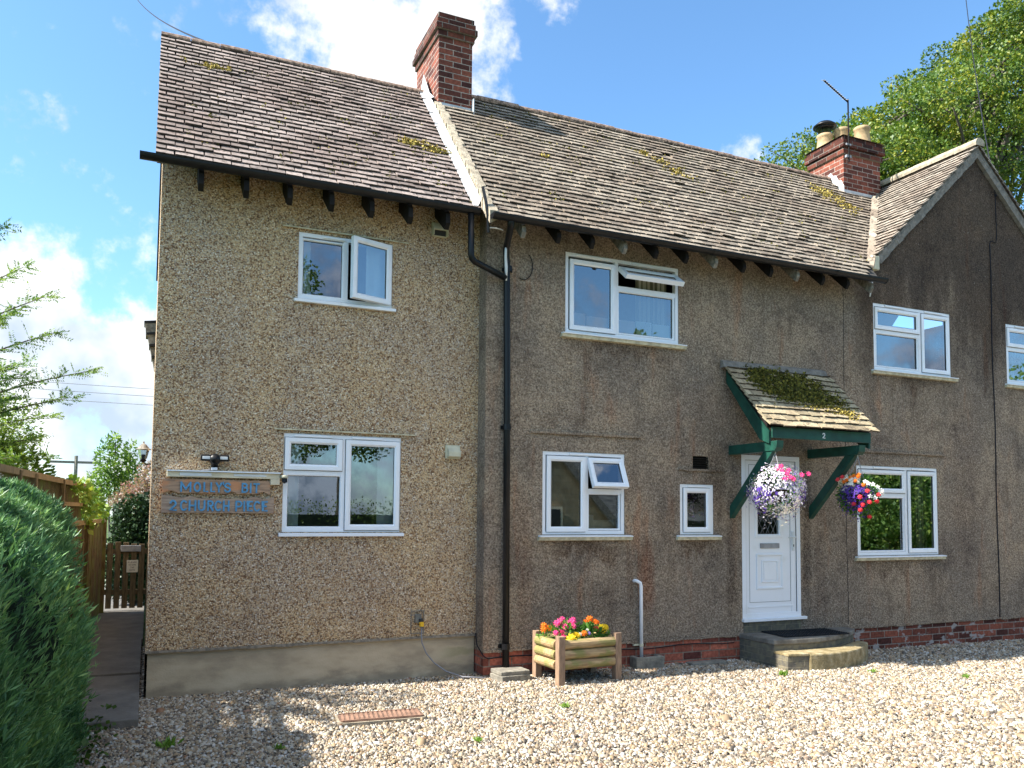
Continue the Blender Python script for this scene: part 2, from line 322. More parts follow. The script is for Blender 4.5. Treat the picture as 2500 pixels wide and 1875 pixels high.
P_YEL = petal('yellow petals', (.80, .52, .01), (.92, .72, .04)); P_WHT = petal('white petals', (.62, .55, .72), (.88, .84, .92))
P_LIL = petal('lilac petals', (.22, .12, .50), (.50, .38, .78)); P_PUR = petal('purple petals', (.055, .02, .24), (.16, .07, .48))
P_RED = petal('coral petals', (.70, .03, .05), (.88, .10, .12)); P_PALE = petal('pale petals', (.75, .70, .66), (.92, .90, .84))
def f_grav(t):
    r = island(t); n = t.noise(t.co, 40, 3)
    c = t.ramp(r, [(0, (.06, .05, .042)), (.12, (.14, .115, .09)), (.26, (.23, .175, .12)), (.38, (.31, .215, .12)), (.52, (.33, .265, .18)), (.68, (.38, .33, .25)), (.84, (.43, .40, .34)), (.96, (.53, .51, .48)), (1, (.24, .12, .06))])
    return t.mix(t.step(n, .35, .65, .0, .28), c, t.mix(1., c, (.62, .55, .48), 'MULTIPLY'))
M_GRAV = mat('flint gravel', f_grav, .6, .35)
def f_ground(t):
    p = t.xyz(t.co); d = t.vor(t.co, 32); c = t.vor(t.co, 32, out='Color')
    g = t.ramp(t.xyz(c)[0], [(0, (.15, .12, .10)), (.4, (.42, .34, .25)), (1, (.70, .66, .58))])
    g = t.mix(t.step(d, .35, .7), g, (.06, .05, .04)); bump(t, t.math('SUBTRACT', 1., d), .015, 1.)
    inx = t.math('MULTIPLY', t.step(p[0], -1.2, -.9), t.math('MULTIPLY', t.step(p[0], 40., 38.), t.math('MULTIPLY', t.step(p[1], -10.5, -10.), t.step(p[1], 3.5, 3.))))
    gr = t.mix(t.step(t.noise(t.co, 3, 5), .35, .65), (.035, .07, .015), (.09, .13, .03))
    return t.mix(inx, gr, g)
M_GRND = mat('ground', f_ground, .95)

# ------------------------------------------------------------------ mesh helpers
class MB:
    def __init__(s): s.v = []; s.f = []
    def add(s, vs, fs):
        o = len(s.v); s.v += [tuple(v) for v in vs]; s.f += [tuple(i+o for i in f) for f in fs]; return s
    def box(s, x0, x1, y0, y1, z0, z1, m=None):
        vs = [Vector((x, y, z)) for x in (x0, x1) for y in (y0, y1) for z in (z0, z1)]
        if m is not None: vs = [m @ v for v in vs]
        return s.add(vs, [(0, 1, 3, 2), (4, 6, 7, 5), (0, 4, 5, 1), (2, 3, 7, 6), (0, 2, 6, 4), (1, 5, 7, 3)])
    def quad(s, a, b, c, d): return s.add([a, b, c, d], [(0, 1, 2, 3)])
    def prism(s, pts, d):
        n = len(pts); d = Vector(d); a = [Vector(p) for p in pts]
        return s.add(a+[p+d for p in a], [tuple(range(n)), tuple(range(2*n-1, n-1, -1))]+[(i, i+n, (i+1) % n+n, (i+1) % n) for i in range(n)])
    def tube(s, path, r, n=8, caps=True):
        P = [Vector(p) for p in path]; rs = r if isinstance(r, (list, tuple)) else [r]*len(P); rings = []
        t0 = (P[1]-P[0]).normalized(); ref = Vector((0, 0, 1)) if abs(t0.z) < .9 else Vector((1, 0, 0)); u = t0.cross(ref).normalized()
        for i, p in enumerate(P):
            t = (P[min(i+1, len(P)-1)]-P[max(i-1, 0)]).normalized(); u = (u-t*u.dot(t)).normalized(); w_ = t.cross(u)
            rings.append([p+(u*math.cos(a)+w_*math.sin(a))*rs[i] for a in (2*math.pi*k/n for k in range(n))])
        vs = [v for rr in rings for v in rr]; fs = [(i*n+k, i*n+(k+1) % n, (i+1)*n+(k+1) % n, (i+1)*n+k) for i in range(len(P)-1) for k in range(n)]
        if caps: fs += [tuple(range(n-1, -1, -1)), tuple((len(P)-1)*n+k for k in range(n))]
        return s.add(vs, fs)
    def lathe(s, c, prof, n=16, m=None):
        c = Vector(c); vs = []
        for r, z in prof:
            for k in range(n):
                a = 2*math.pi*k/n; v = Vector((r*math.cos(a), r*math.sin(a), z)); vs.append(c+((m @ v) if m is not None else v))
        k0 = len(prof); fs = [(i*n+k, i*n+(k+1) % n, (i+1)*n+(k+1) % n, (i+1)*n+k) for i in range(k0-1) for k in range(n)]
        if prof[0][0] > 1e-4: fs.append(tuple(range(n-1, -1, -1)))
        if prof[-1][0] > 1e-4: fs.append(tuple((k0-1)*n+k for k in range(n)))
        return s.add(vs, fs)
    def build(s, name, m, parent=None, smooth=False, bevel=0, ms=None):
        me = bpy.data.meshes.new(name); me.from_pydata(s.v, [], s.f); me.materials.append(m); me.update()
        if smooth: me.shade_smooth()
        return link(name, me, parent, bevel)
def link(name, me, parent=None, bevel=0):
    o = bpy.data.objects.new(name, me); COL.objects.link(o)
    if parent is not None:
        o.parent = parent
        root = parent
        while root.parent is not None: root = root.parent
        if root is parent and parent.type == 'EMPTY': o.matrix_parent_inverse = Matrix.Translation(-parent.location)
    if bevel:
        b = o.modifiers.new('bevel', 'BEVEL'); b.width = bevel; b.segments = 2; b.limit_method = 'ANGLE'
    return o
def tag(o, label=None, cat=None, group=None, kind=None):
    if label: o['label'] = label
    if cat: o['category'] = cat
    if group: o['group'] = group
    if kind: o['kind'] = kind
    return o
def empty(name, loc, label, cat, group=None):
    o = bpy.data.objects.new(name, None); COL.objects.link(o); o.location = loc; o.empty_display_size = .2
    return tag(o, label, cat, group)
def npmesh(name, V, F, m, parent=None, smooth=False):
    me = bpy.data.meshes.new(name); V = np.asarray(V, np.float32); F = np.asarray(F, np.int32); k = F.shape[1]
    me.vertices.add(len(V)); me.vertices.foreach_set('co', V.ravel())
    me.loops.add(F.size); me.loops.foreach_set('vertex_index', F.ravel())
    me.polygons.add(len(F)); me.polygons.foreach_set('loop_start', np.arange(0, F.size, k, dtype=np.int32))
    me.polygons.foreach_set('loop_total', np.full(len(F), k, np.int32))
    if smooth: me.polygons.foreach_set('use_smooth', np.ones(len(F), bool))
    me.update(calc_edges=True); me.materials.append(m); return link(name, me, parent)
def unit(a): return a/np.maximum(np.linalg.norm(a, axis=1, keepdims=True), 1e-9)
RG = np.random.default_rng(11)
def leafquads(P, A, size, wid=.5, nrm=None):
    """diamond leaves at P along axis A"""
    n = len(P); A = unit(A); R_ = RG.normal(size=(n, 3)) if nrm is None else nrm
    S = unit(np.cross(A, R_)); s = (size if np.ndim(size) else np.full(n, size))[:, None]
    N = np.cross(A, S)
    V = np.stack([P, P+A*s*.5+S*s*wid*.5+N*s*.08, P+A*s, P+A*s*.5-S*s*wid*.5+N*s*.08], 1).reshape(-1, 3)
    return V, np.arange(4*n).reshape(n, 4)
def leaves(name, P, A, size, m, parent, wid=.5, nrm=None):
    V, F = leafquads(P, A, size, wid, nrm); return npmesh(name, V, F, m, parent)
def shell(c, r, n, inner=.45):
    d = unit(RG.normal(size=(n, 3))); q = (inner+(1-inner)*RG.random(n))**.7
    return np.array(c)+d*np.array(r)*q[:, None], d

# ------------------------------------------------------------------ setting: ground
def gz(x): return -0.007*max(0., x-3.)
g = MB(); xs = [-200, -60, -20, -5, 0, 3, 8, 13, 20, 60, 220]; ys = [-220, -60, -25, -10, -5, 0, 5, 12, 60, 220]
for x in xs:
    for y in ys: g.v.append((x, y, gz(min(x, 14))-.03))
for i in range(len(xs)-1):
    for j in range(len(ys)-1):
        a = i*len(ys)+j; g.f.append((a, a+len(ys), a+len(ys)+1, a+1))
tag(g.build('ground', M_GRND), kind='structure')
# gravel stones
def stones():
    X = []; S = []
    for (x0, x1, y0, y1, dn, sz) in ((-1.0, 6.0, -5.2, -2.2, 4600, .0215), (-.9, 8.5, -2.2, -.0, 4200, .0215), (6.0, 13.5, -5.4, -2.2, 3000, .025), (8.5, 14., -2.2, -.2, 3000, .024)):
        n = int((x1-x0)*(y1-y0)*dn); p = np.stack([RG.uniform(x0, x1, n), RG.uniform(y0, y1, n)], 1)
        X.append(p); S.append(sz*RG.lognormal(0, .38, n))
    p = np.concatenate(X); s = np.concatenate(S)
    ok = ~((p[:, 0] < -.06) & (p[:, 1] > -1.04)) & ~((p[:, 0] < 3.24) & (p[:, 1] > .0)) & ~((p[:, 0] >= 3.24) & (p[:, 1] > -.21))
    ok &= ~((np.abs(p[:, 0]-1.81) < .36) & (np.abs(p[:, 1]+1.5) < .165))
    ok &= ~((p[:, 0] < -.45) & (p[:, 1] < -1.3))
    p = p[ok]; s = s[ok]; n = len(p)
    k = 6; ang = 2*np.pi*(np.arange(k)[None]+RG.uniform(-.3, .3, (n, k)))/k; th = RG.uniform(0, np.pi, n)
    rx = .5*s[:, None]*RG.uniform(.8, 1.15, (n, k)); asp = RG.uniform(.55, .95, n)[:, None]
    def ring(f, z):
        a = np.cos(ang)*rx*f; b = np.sin(ang)*rx*f*asp
        x = a*np.cos(th)[:, None]-b*np.sin(th)[:, None]; y = a*np.sin(th)[:, None]+b*np.cos(th)[:, None]
        return np.stack([x, y, np.broadcast_to(z, x.shape)], 2)
    h = (s*RG.uniform(.24, .42, n))[:, None]
    R0 = ring(1., -h*.2); R1 = ring(RG.uniform(.62, .8, (n, 1)), h*.75)
    top = np.zeros((n, 1, 3)); top[:, 0, 2] = h[:, 0]*RG.uniform(.85, 1.1, n)
    T = RG.normal(0, .2, (n, 2))
    V = np.concatenate([R0, R1, top], 1)
    V[:, :, 2] += V[:, :, 0]*T[:, None, 0]+V[:, :, 1]*T[:, None, 1]
    gzv = -.007*np.maximum(0, np.minimum(p[:, 0], 14)-3)
    V[:, :, 0] += p[:, None, 0]; V[:, :, 1] += p[:, None, 1]; V[:, :, 2] += (gzv-.028+RG.uniform(0, .02, n))[:, None]
    f = []
    for i in range(k):
        j = (i+1) % k; f.append((i, j, k+j)); f.append((i, k+j, k+i)); f.append((k+i, k+j, 2*k))
    F = (np.array(f)[None]+(np.arange(n)*(2*k+1))[:, None, None]).reshape(-1, 3)
    o = npmesh('gravel', V.reshape(-1, 3), F, M_GRAV, None, False)
    tag(o, 'loose pale flint gravel covering the drive in front of the cottage', 'gravel', kind='stuff')
stones()
# path beside the house
g = MB(); g.box(-1.3, -.035, -1.05, .9, -.03, .05); g.box(-1.3, -.035, .912, 3.3, -.03, .07); g.box(-1.3, -.02, 3.312, 12, -.03, .06)
tag(g.build('path', M_PATH, bevel=.006), kind='structure')

# ------------------------------------------------------------------ the cottage
YB = -.213
ZA = lambda y: 5.31+1.1*y
ZM = lambda y: 5.435+1.1*y
H = empty('cottage', (0, 0, 0), 'long roughcast cottage with pebbledashed end, tiled roofs, brick chimneys and a gabled wing', 'house')
def wall_grid(mb, x0, x1, z0, z1, y, ops, depth=.12):
    xs = sorted({x0, x1, *[o[0] for o in ops], *[o[1] for o in ops]}); zs = sorted({z0, z1, *[o[2] for o in ops], *[o[3] for o in ops]})
    for i in range(len(xs)-1):
        for j in range(len(zs)-1):
            cx = (xs[i]+xs[i+1])/2; cz = (zs[j]+zs[j+1])/2
            if any(o[0] < cx < o[1] and o[2] < cz < o[3] for o in ops): continue
            mb.quad((xs[i], y, zs[j]), (xs[i+1], y, zs[j]), (xs[i+1], y, zs[j+1]), (xs[i], y, zs[j+1]))
    for a, b, c, d in ops:
        Y = y+depth
        mb.quad((a, y, c), (a, y, d), (a, Y, d), (a, Y, c)); mb.quad((b, y, d), (b, y, c), (b, Y, c), (b, Y, d))
        mb.quad((a, y, d), (b, y, d), (b, Y, d), (a, Y, d)); mb.quad((b, y, c), (a, y, c), (a, Y, c), (b, Y, c))
WA = {'UL': (1.28, 2.252, 3.835, 4.515), 'GL': (1.185, 2.378, 1.495, 2.475)}
WB = {'KI': (3.919, 4.968, 1.47, 2.388), 'SM': (5.729, 6.217, 1.466, 2.064), 'UM': (4.19, 5.722, 3.735, 4.655),
      'DO': (6.64, 7.565, .405, 2.447), 'RG': (8.545, 10.067, 1.18, 2.378), 'RU': (8.90, 10.40, 3.69, 4.605), 'RR': (11.59, 12.9, 3.69, 4.59)}
VNT = (5.914, 6.147, 2.25, 2.404)
mb = MB(); wall_grid(mb, 0, 3.235, .40, 5.24, 0, list(WA.values()))
# left gable end, rear wall and rear extension
mb.add([(0, 0, .4), (0, 0, 5.25), (0, 1.69, 7.1), (0, 3.38, 5.25), (0, 3.38, -.05), (0, .0, -.05)], [(0, 1, 2, 3, 4, 5)])
mb.quad((0, 3.38, 0), (0, 3.38, 5.25), (3.3, 3.38, 5.25), (3.3, 3.38, 0))
mb.add([(.02, 3.38, 0), (.02, 3.38, 4.3), (.02, 6.2, 3.1), (.02, 6.2, 0)], [(0, 1, 2, 3)]); mb.quad((.02, 6.2, 0), (.02, 6.2, 3.1), (3, 6.2, 3.1), (3, 6.2, 0))
wl = mb.build('pebbledash_wall', M_PEB, H); wl['label'] = 'brown pebbledashed wall of the left end'
mb = MB(); wall_grid(mb, 3.235, 13.15, .245, 5.12, YB, list(WB.values())+[VNT])
mb.add([(8.93, YB, 5.12), (13.07, YB, 5.12), (11.0, YB, 7.06)], [(0, 1, 2)])
mb.quad((3.235, YB, .245), (3.235, YB, 5.12), (3.235, .25, 5.5), (3.235, .25, .245))
mb.add([(3.235, .2, 5.2), (3.235, 1.62, 7.1), (3.235, 1.69, 7.0), (3.235, 3.45, 5.2), (3.235, 3.45, 0), (3.235, .2, 0)], [(0, 1, 2, 3, 4, 5)])
mb.quad((3.235, 3.45, 0), (3.235, 3.45, 5.25), (13.15, 3.45, 5.25), (13.15, 3.45, 0)); mb.quad((13.15, YB, 0), (13.15, 3.45, 0), (13.15, 3.45, 5.2), (13.15, YB, 5.2))
wl = mb.build('roughcast_wall', M_REN, H); wl['label'] = 'grey brown weathered roughcast wall and gable'
# inner rooms: dark back wall and upper floor
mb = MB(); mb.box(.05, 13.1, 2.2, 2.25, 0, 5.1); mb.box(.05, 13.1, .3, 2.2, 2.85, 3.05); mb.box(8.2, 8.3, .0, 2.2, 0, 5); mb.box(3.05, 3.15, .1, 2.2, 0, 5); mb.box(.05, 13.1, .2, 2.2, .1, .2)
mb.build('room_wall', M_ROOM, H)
# plinth of the left part
mb = MB(); mb.box(.02, 3.23, .028, .1, -.08, .40); mb.build('cement_plinth', M_PLIN, H)
mb = MB()
for i in range(22):       # sagging render drip edge over the plinth
    x = i*3.235/22; mb.box(x, x+3.235/22, -.012-random.random()*.004, .03, .392-random.random()*.008, .412)
mb.build('drip_edge', M_LEDGE, H)
# brick base of the main part
mb = MB(); mb.box(3.243, 6.60, YB+.006, YB+.12, -.12, .247); mb.box(3.243, 3.30, YB+.12, .05, -.12, .247); o = mb.build('brick_base', M_BASE, H)
mb = MB(); mb.box(8.05, 13.1, YB+.006, YB+.12, -.2, .235); o = mb.build('brick_base', M_BASEW, H); o['label'] = 'crumbling patched brick base under the gabled wing'
mb = MB(); mb.box(3.24, 13.1, YB+.003, YB+.05, .235, .246)
for i in range(60):
    x = 3.24+i*.165; mb.box(x, x+.165, YB-.012-random.random()*.008, YB+.02, .243-random.random()*.014, .262)
mb.build('render_bellcast', M_REN, H)
# render ledges (lintel lines) and cracks
mb = MB(); mb.prism([(1.12, 0, 4.545), (2.42, 0, 4.545), (2.42, -.03, 4.54), (1.12, -.03, 4.54)], (0, 0, .012)); mb.build('lintel_ledge', M_SILL, H)
mb = MB(); mb.prism([(1.09, 0, 2.505), (2.52, 0, 2.505), (2.52, -.03, 2.50), (1.09, -.03, 2.50)], (0, 0, .012)); mb.build('lintel_ledge', M_SILL, H)
for x0, x1, z in ((3.76, 5.18, 2.585), (5.70, 6.36, 2.235), (8.56, 10.2, 2.56)):
    n = max(3, int((x1-x0)/.1)); mb = MB()
    for i in range(n):
        if (x0, i) in ((5.70, 0),): pass
        a = x0+(x1-x0)*i/n; b = x0+(x1-x0)*(i+1)/n
        if 5.86 < (a+b)/2 < 6.2 and z < 2.3: z_ = 2.228
        else: z_ = z
        mb.box(a, b, YB-.022-random.random()*.008, YB+.01, z_-.004-random.random()*.004, z_+.02)
    mb.build('lintel_ledge', M_REN, H)
def wob(x, z0, z1, r, amp=.01, y=YB-.006, n=26):
    return MB().tube([(x+random.uniform(-amp, amp)*.5+math.sin(i*.6)*amp, y, z0+(z1-z0)*i/n) for i in range(n+1)], r, 5)
c = wob(11.28, .25, 5.75, .008, .008); c.tube([(11.28, YB-.006, 5.75), (11.30, YB-.006, 5.80), (11.42, YB-.006, 5.79), (11.44, YB-.006, 5.9), (11.43, YB-.006, 6.6)], .006, 5)
tag(c.build('cable', M_WIRE), 'long black cable running down the gabled wing wall', 'cable')
c = wob(8.355, .3, 5.0, .0035, .006, YB-.001); tag(c.build('cable', M_WIRE), 'thin dark wire down the wall between the porch and the far windows', 'cable')
c = MB(); pts = [(3.225, -.03, .42), (3.232, -.05, .3), (3.236, YB-.0, .215), (3.26, YB-.012, .19)]+[(3.3+i*.16, YB-.010, .175+.012*math.sin(i*.9)) for i in range(21)]
c.tube(pts, .006, 5); tag(c.build('cable', M_WIRE), 'thin black cable clipped along the brick base', 'cable')
c = MB(); c.tube([(3.66+.115*math.cos(a), YB-.01, 4.42+.16*math.sin(a)) for a in np.linspace(.9, -2.0, 18)], .005, 5)
tag(c.build('cable', M_WIRE), 'looped black cable on the wall beside the downpipe top', 'cable')

# ---- windows
def ringbox(mb, x0, x1, z0, z1, y0, y1, w, m=None):
    mb.box(x0, x1, y0, y1, z0, z0+w, m); mb.box(x0, x1, y0, y1, z1-w, z1, m); mb.box(x0, x0+w, y0, y1, z0+w, z1-w, m); mb.box(x1-w, x1, y0, y1, z0+w, z1-w, m)
def chamfer_ring(mb, x0, x1, z0, z1, yf, yb, w, m=None):
    """mitred moulding: outer edge yb .. front yf, sloping back to the pane"""
    def R(d, y): return [Vector((x0+d, y, z0+d)), Vector((x1-d, y, z0+d)), Vector((x1-d, y, z1-d)), Vector((x0+d, y, z1-d))]
    rings = R(0, yb)+R(0, yf+.004)+R(.004, yf)+R(w*.68, yf)+R(w, yf+.014)+R(w, yb)
    if m is not None: rings = [m @ v for v in rings]
    fs = [(r*4+i, r*4+(i+1) % 4, (r+1)*4+(i+1) % 4, (r+1)*4+i) for r in range(5) for i in range(4)]
    mb.add(rings, [f[::-1] for f in fs])
def window(key, y, dims, panes, mull=(), trans=(), vents=(), sill=None, head=.0):
    x0, x1, z0, z1 = dims; W_ = MB(); z1f = z1
    ringbox(W_, x0, x1, z0, z1, y+.010, y+.075, .042)
    for mx in mull: W_.box(mx-.026, mx+.026, y+.012, y+.07, z0+.042, z1-.042)
    for (a, b, z) in trans: W_.box(a, b, y+.013, y+.07, z-.026, z+.026)
    win = W_.build('window', M_UPVC if key != 'UM' else M_UPVC, H, bevel=.003); win['label'] = WLAB[key]
    G = MB(); K = MB()
    for p in panes:
        a, b, c, d, kind = p[:5]
        if kind == 'fix':
            B = MB(); chamfer_ring(B, a, b, c, d, y+.014, y+.06, .022); B.build('glazing_bead', M_UPVC, win)
            G.quad((a+.02, y+.045, c+.02), (b-.02, y+.045, c+.02), (b-.02, y+.045, d-.02), (a+.02, y+.045, d-.02))
            ringbox(K, a+.016, b-.016, c+.016, d-.016, y+.036, y+.044, .009)
        else:
            m = None
            if kind == 'right': m = Matrix.Translation((b, y-.004, 0)) @ Matrix.Rotation(math.radians(p[5]), 4, 'Z') @ Matrix.Translation((-b, -y+.004, 0))
            if kind == 'top': m = Matrix.Translation((0, y-.004, d)) @ Matrix.Rotation(math.radians(-p[5]), 4, 'X') @ Matrix.Translation((0, -y+.004, -d))
            S = MB(); chamfer_ring(S, a, b, c, d, y-.010, y+.045, .058, m); s = S.build('casement', M_UPVC, win)
            if m is not None: s['label'] = 'casement standing open'
            q = [Vector(v) for v in ((a+.05, y+.018, c+.05), (b-.05, y+.018, c+.05), (b-.05, y+.018, d-.05), (a+.05, y+.018, d-.05))]
            if m is not None: q = [m @ v for v in q]
            G.quad(*q); ringbox(K, a+.052, b-.052, c+.052, d-.052, y+.008, y+.017, .008, m)
            # thin shadow gap round the casement
            if m is None: ringbox(K, a-.005, b+.005, c-.005, d+.005, y+.008, y+.0095, .006)
    G.build('glass', M_GLS, win); K.build('gasket', M_GASK, win)
    for a, b in vents:
        MB().box(a, b, y-.006, y+.012, z1-.034, z1-.012).build('trickle_vent', M_UPVC, win, bevel=.004)
    if sill == 'upvc':
        S = MB(); S.prism([(x0-.035, y+.03, z0-.004), (x0-.035, y-.045, z0-.012), (x0-.035, y-.045, z0-.042), (x0-.035, y+.03, z0-.042)], (x1-x0+.07, 0, 0)); S.build('sill', M_UPVC, win, bevel=.004)
    elif sill:
        S = MB(); S.prism([(x0-.05, y+.03, z0-.003), (x0-.05, y-.062, z0-.014), (x0-.05, y-.062, z0-.026), (x0-.05, y+.03, z0-.026)], (x1-x0+.13, 0, 0)); S.build('sill', M_UPVC, win, bevel=.003)
        S = MB(); S.prism([(x0-.06, y+.02, z0-.027), (x0-.06, y-.05, z0-.027), (x0-.06, y-.045, z0-.062), (x0-.06, y+.02, z0-.07)], (x1-x0+.14, 0, 0)); S.build('under_sill', M_SILL, win)
    return win
WLAB = {'UL': 'upper pebbledash window with its right casement swung open', 'GL': 'ground floor pebbledash window beside the house signs',
        'KI': 'kitchen window with small top light propped open', 'SM': 'small single pane window beside the door', 'UM': 'large upper window with top light wide open and cards on the sill',
        'RG': 'ground floor window of the gabled wing behind the right basket', 'RU': 'upper left window of the gabled wing', 'RR': 'upper window cut by the right edge'}
def curtain(win, x0, x1, z0, z1, y, m, amp=.012, fr=60):
    n = 40; V = []; F = []
    for i in range(n+1):
        x = x0+(x1-x0)*i/n; yy = y+amp*math.sin(x*fr)+amp*.4*math.sin(x*fr*2.3+1); V += [(x, yy, z0), (x, yy, z1)]
    F = [(2*i, 2*i+2, 2*i+3, 2*i+1) for i in range(n)]
    MB().add(V, F).build('curtain', m, win, smooth=True)
x0, x1, z0, z1 = WA['UL']
w1 = window('UL', 0, WA['UL'], [(x0+.03, 1.745, z0+.035, z1-.055, 'fix'), (1.775, x1-.012, z0+.03, z1-.012, 'right', 19)], mull=(1.76,), vents=((1.52, 1.75),), sill='upvc')
curtain(w1, x0+.05, 1.42, z0, z1, .13, M_CURT, .01, 25); curtain(w1, 2.0, x1-.03, z0, z1, .13, M_CURT, .01, 25)
x0, x1, z0, z1 = WA['GL']
w2 = window('GL', 0, WA['GL'], [(x0+.012, 1.765, 2.11, z1-.045, 'cas'), (x0+.03, 1.77, z0+.035, 2.075, 'fix'), (1.80, x1-.012, z0+.02, z1-.045, 'cas')], mull=(1.783,), trans=((x0+.04, 1.76, 2.092),), vents=((1.28, 1.66), (1.86, 2.18)), sill='upvc')
curtain(w2, x0+.05, 1.36, z0, z1, .13, M_CURT, .01, 25); curtain(w2, 2.16, x1-.03, z0, z1, .13, M_CURT, .01, 25)
x0, x1, z0, z1 = WB['KI']
w3 = window('KI', YB, WB['KI'], [(x0+.05, 4.455, z0+.03, z1-.05, 'cas'), (4.485, x1-.03, 1.975, z1-.055, 'top', 24), (4.49, x1-.05, z0+.045, 1.94, 'fix')], mull=(4.47,), trans=((4.48, x1-.04, 1.957),), vents=((4.25, 4.66),), sill='stone')
MB().box(4.52, 4.9, YB+.12, YB+.30, z0+.02, z0+.16).box(4.56, 4.62, YB+.10, YB+.16, z0+.02, z0+.22).build('kitchen_tap', M_STEEL, w3, bevel=.01)
x0, x1, z0, z1 = WB['SM']
w4 = window('SM', YB, WB['SM'], [(x0+.05, x1-.05, z0+.03, z1-.045, 'cas')], vents=((5.84, 6.11),), sill='stone')
x0, x1, z0, z1 = WB['UM']
w5 = window('UM', YB, WB['UM'], [(x0+.055, 4.84, z0+.035, z1-.075, 'cas'), (4.885, x1-.04, 4.345, z1-.085, 'top', 52), (4.88, x1-.05, z0+.045, 4.30, 'fix')], mull=(4.862,), trans=((4.87, x1-.04, 4.322),), vents=((4.33, 4.75), (5.06, 5.48)), sill='stone')
curtain(w5, 5.22, 5.66, z0, z1, YB+.16, M_CURTB, .012, 70)
for a, b, mt in ((4.26, 4.50, M_CARD), (4.52, 4.80, M_CARD), (4.93, 5.17, M_CARD), (5.18, 5.40, M_DOTS), (5.42, 5.66, M_CURT)):
    MB().box(a, b, YB+.10, YB+.115, z0+.03, z0+.25+random.uniform(-.015, .015)).build('card', mt, w5)
x0, x1, z0, z1 = WB['RG']
w6 = window('RG', YB, WB['RG'], [(x0+.03, 9.44, 2.02, z1-.055, 'cas'), (x0+.05, 9.43, z0+.045, 1.97, 'fix'), (9.485, x1-.03, z0+.03, z1-.055, 'cas')], mull=(9.462,), trans=((x0+.04, 9.45, 1.99),), vents=((8.85, 9.20), (9.56, 9.93)), sill='stone')
curtain(w6, 9.52, 9.72, z0, z1, YB+.16, M_CURTB, .012, 60); curtain(w6, 9.80, 10.03, z0, z1, YB+.17, M_CURTB, .012, 60)
x0, x1, z0, z1 = WB['RU']
w7 = window('RU', YB, WB['RU'], [(x0+.03, 9.78, 4.25, z1-.055, 'cas'), (x0+.05, 9.77, z0+.045, 4.21, 'fix'), (9.82, x1-.03, z0+.03, z1-.055, 'cas')], mull=(9.80,), trans=((x0+.04, 9.79, 4.23),), vents=((9.12, 9.5), (9.88, 10.25)), sill='stone')
x0, x1, z0, z1 = WB['RR']
w8 = window('RR', YB, WB['RR'], [(x0+.03, 12.25, 4.25, z1-.055, 'cas'), (x0+.05, 12.24, z0+.045, 4.21, 'fix'), (12.3, x1-.03, z0+.03, z1-.055, 'cas')], mull=(12.275,), trans=((x0+.04, 12.26, 4.23),), vents=((11.8, 12.1),), sill='stone')

# ---- door
x0, x1, z0, z1 = WB['DO']
D = MB(); ringbox(D, x0, x1, z0+.03, z1, YB-.002, YB+.07, .062); D.box(x0-.01, x1+.06, YB-.045, YB+.07, z0-.002, z0+.034)
door = D.build('door', M_UPVC, H, bevel=.004); door['label'] = 'white front door with leaded glass under the porch'
a, b, c, d = x0+.066, x1-.066, z0+.085, z1-.066
S = MB(); gx0, gx1, gz0, gz1 = 6.895, 7.232, 1.468, 2.20
S.box(a, gx0, YB+.012, YB+.055, c, d); S.box(gx1, b, YB+.012, YB+.055, c, d); S.box(gx0, gx1, YB+.012, YB+.055, c, gz0); S.box(gx0, gx1, YB+.012, YB+.055, gz1, d)
leaf = S.build('door_leaf', M_UPVC, door)
P_ = MB(); chamfer_ring(P_, gx0-.045, gx1+.045, gz0-.045, gz1+.045, YB+.000, YB+.014, .045)
chamfer_ring(P_, 6.865, 7.285, .79, 1.225, YB-.004, YB+.0135, .03); chamfer_ring(P_, 6.945, 7.205, .87, 1.145, YB-.002, YB+.0135, .022); P_.box(6.98, 7.17, YB+.002, YB+.0135, .905, 1.11)
P_.box(a+.03, b-.05, YB+.006, YB+.0135, .565, .585); P_.box(b-.085, b-.08, YB+.006, YB+.0135, c, d); P_.build('door_moulding', M_UPVC, door, bevel=.002)
K = MB(); ringbox(K, a-.006, b+.006, c-.008, d+.006, YB+.004, YB+.010, .006); ringbox(K, a+.055, b-.09, .63, d-.05, YB+.0105, YB+.0128, .004)
K.build('door_gap', M_GASK, door)
MB().quad((gx0, YB+.03, gz0), (gx1, YB+.03, gz0), (gx1, YB+.03, gz1), (gx0, YB+.03, gz1)).build('door_glass', M_GLSD, door)
L = MB()
for i in range(-14, 15):
    for s in (1, -1):
        p = []
        xc = (gx0+gx1)/2+i*.085
        for z in np.linspace(gz0, gz1, 40):
            x = xc+s*(z-(gz0+gz1)/2)*.55
            if gx0 < x < gx1: p.append((x, YB+.027, z))
        if len(p) > 1: L.tube([p[0], p[-1]], .0022, 4)
L.build('lead_lattice', M_STEEL, door)
MB().box(6.925, 7.225, YB-.004, YB+.012, 1.293, 1.355).build('letterbox', M_STEEL, door, bevel=.004)
h = MB(); h.box(7.432, 7.468, YB-.006, YB+.012, 1.26, 1.50); h.tube([(7.45, YB-.006, 1.43), (7.45, YB-.05, 1.43), (7.33, YB-.052, 1.43)], .010, 8); h.build('door_handle', M_UPVCD, door, bevel=.004)
MB().box(7.444, 7.456, YB-.009, YB-.005, 1.31, 1.34).build('keyhole', M_GASK, door)
MB().box(x0+.01, x1-.01, YB-.006, YB+.02, .262, .404).build('door_riser', M_STEPB, H)

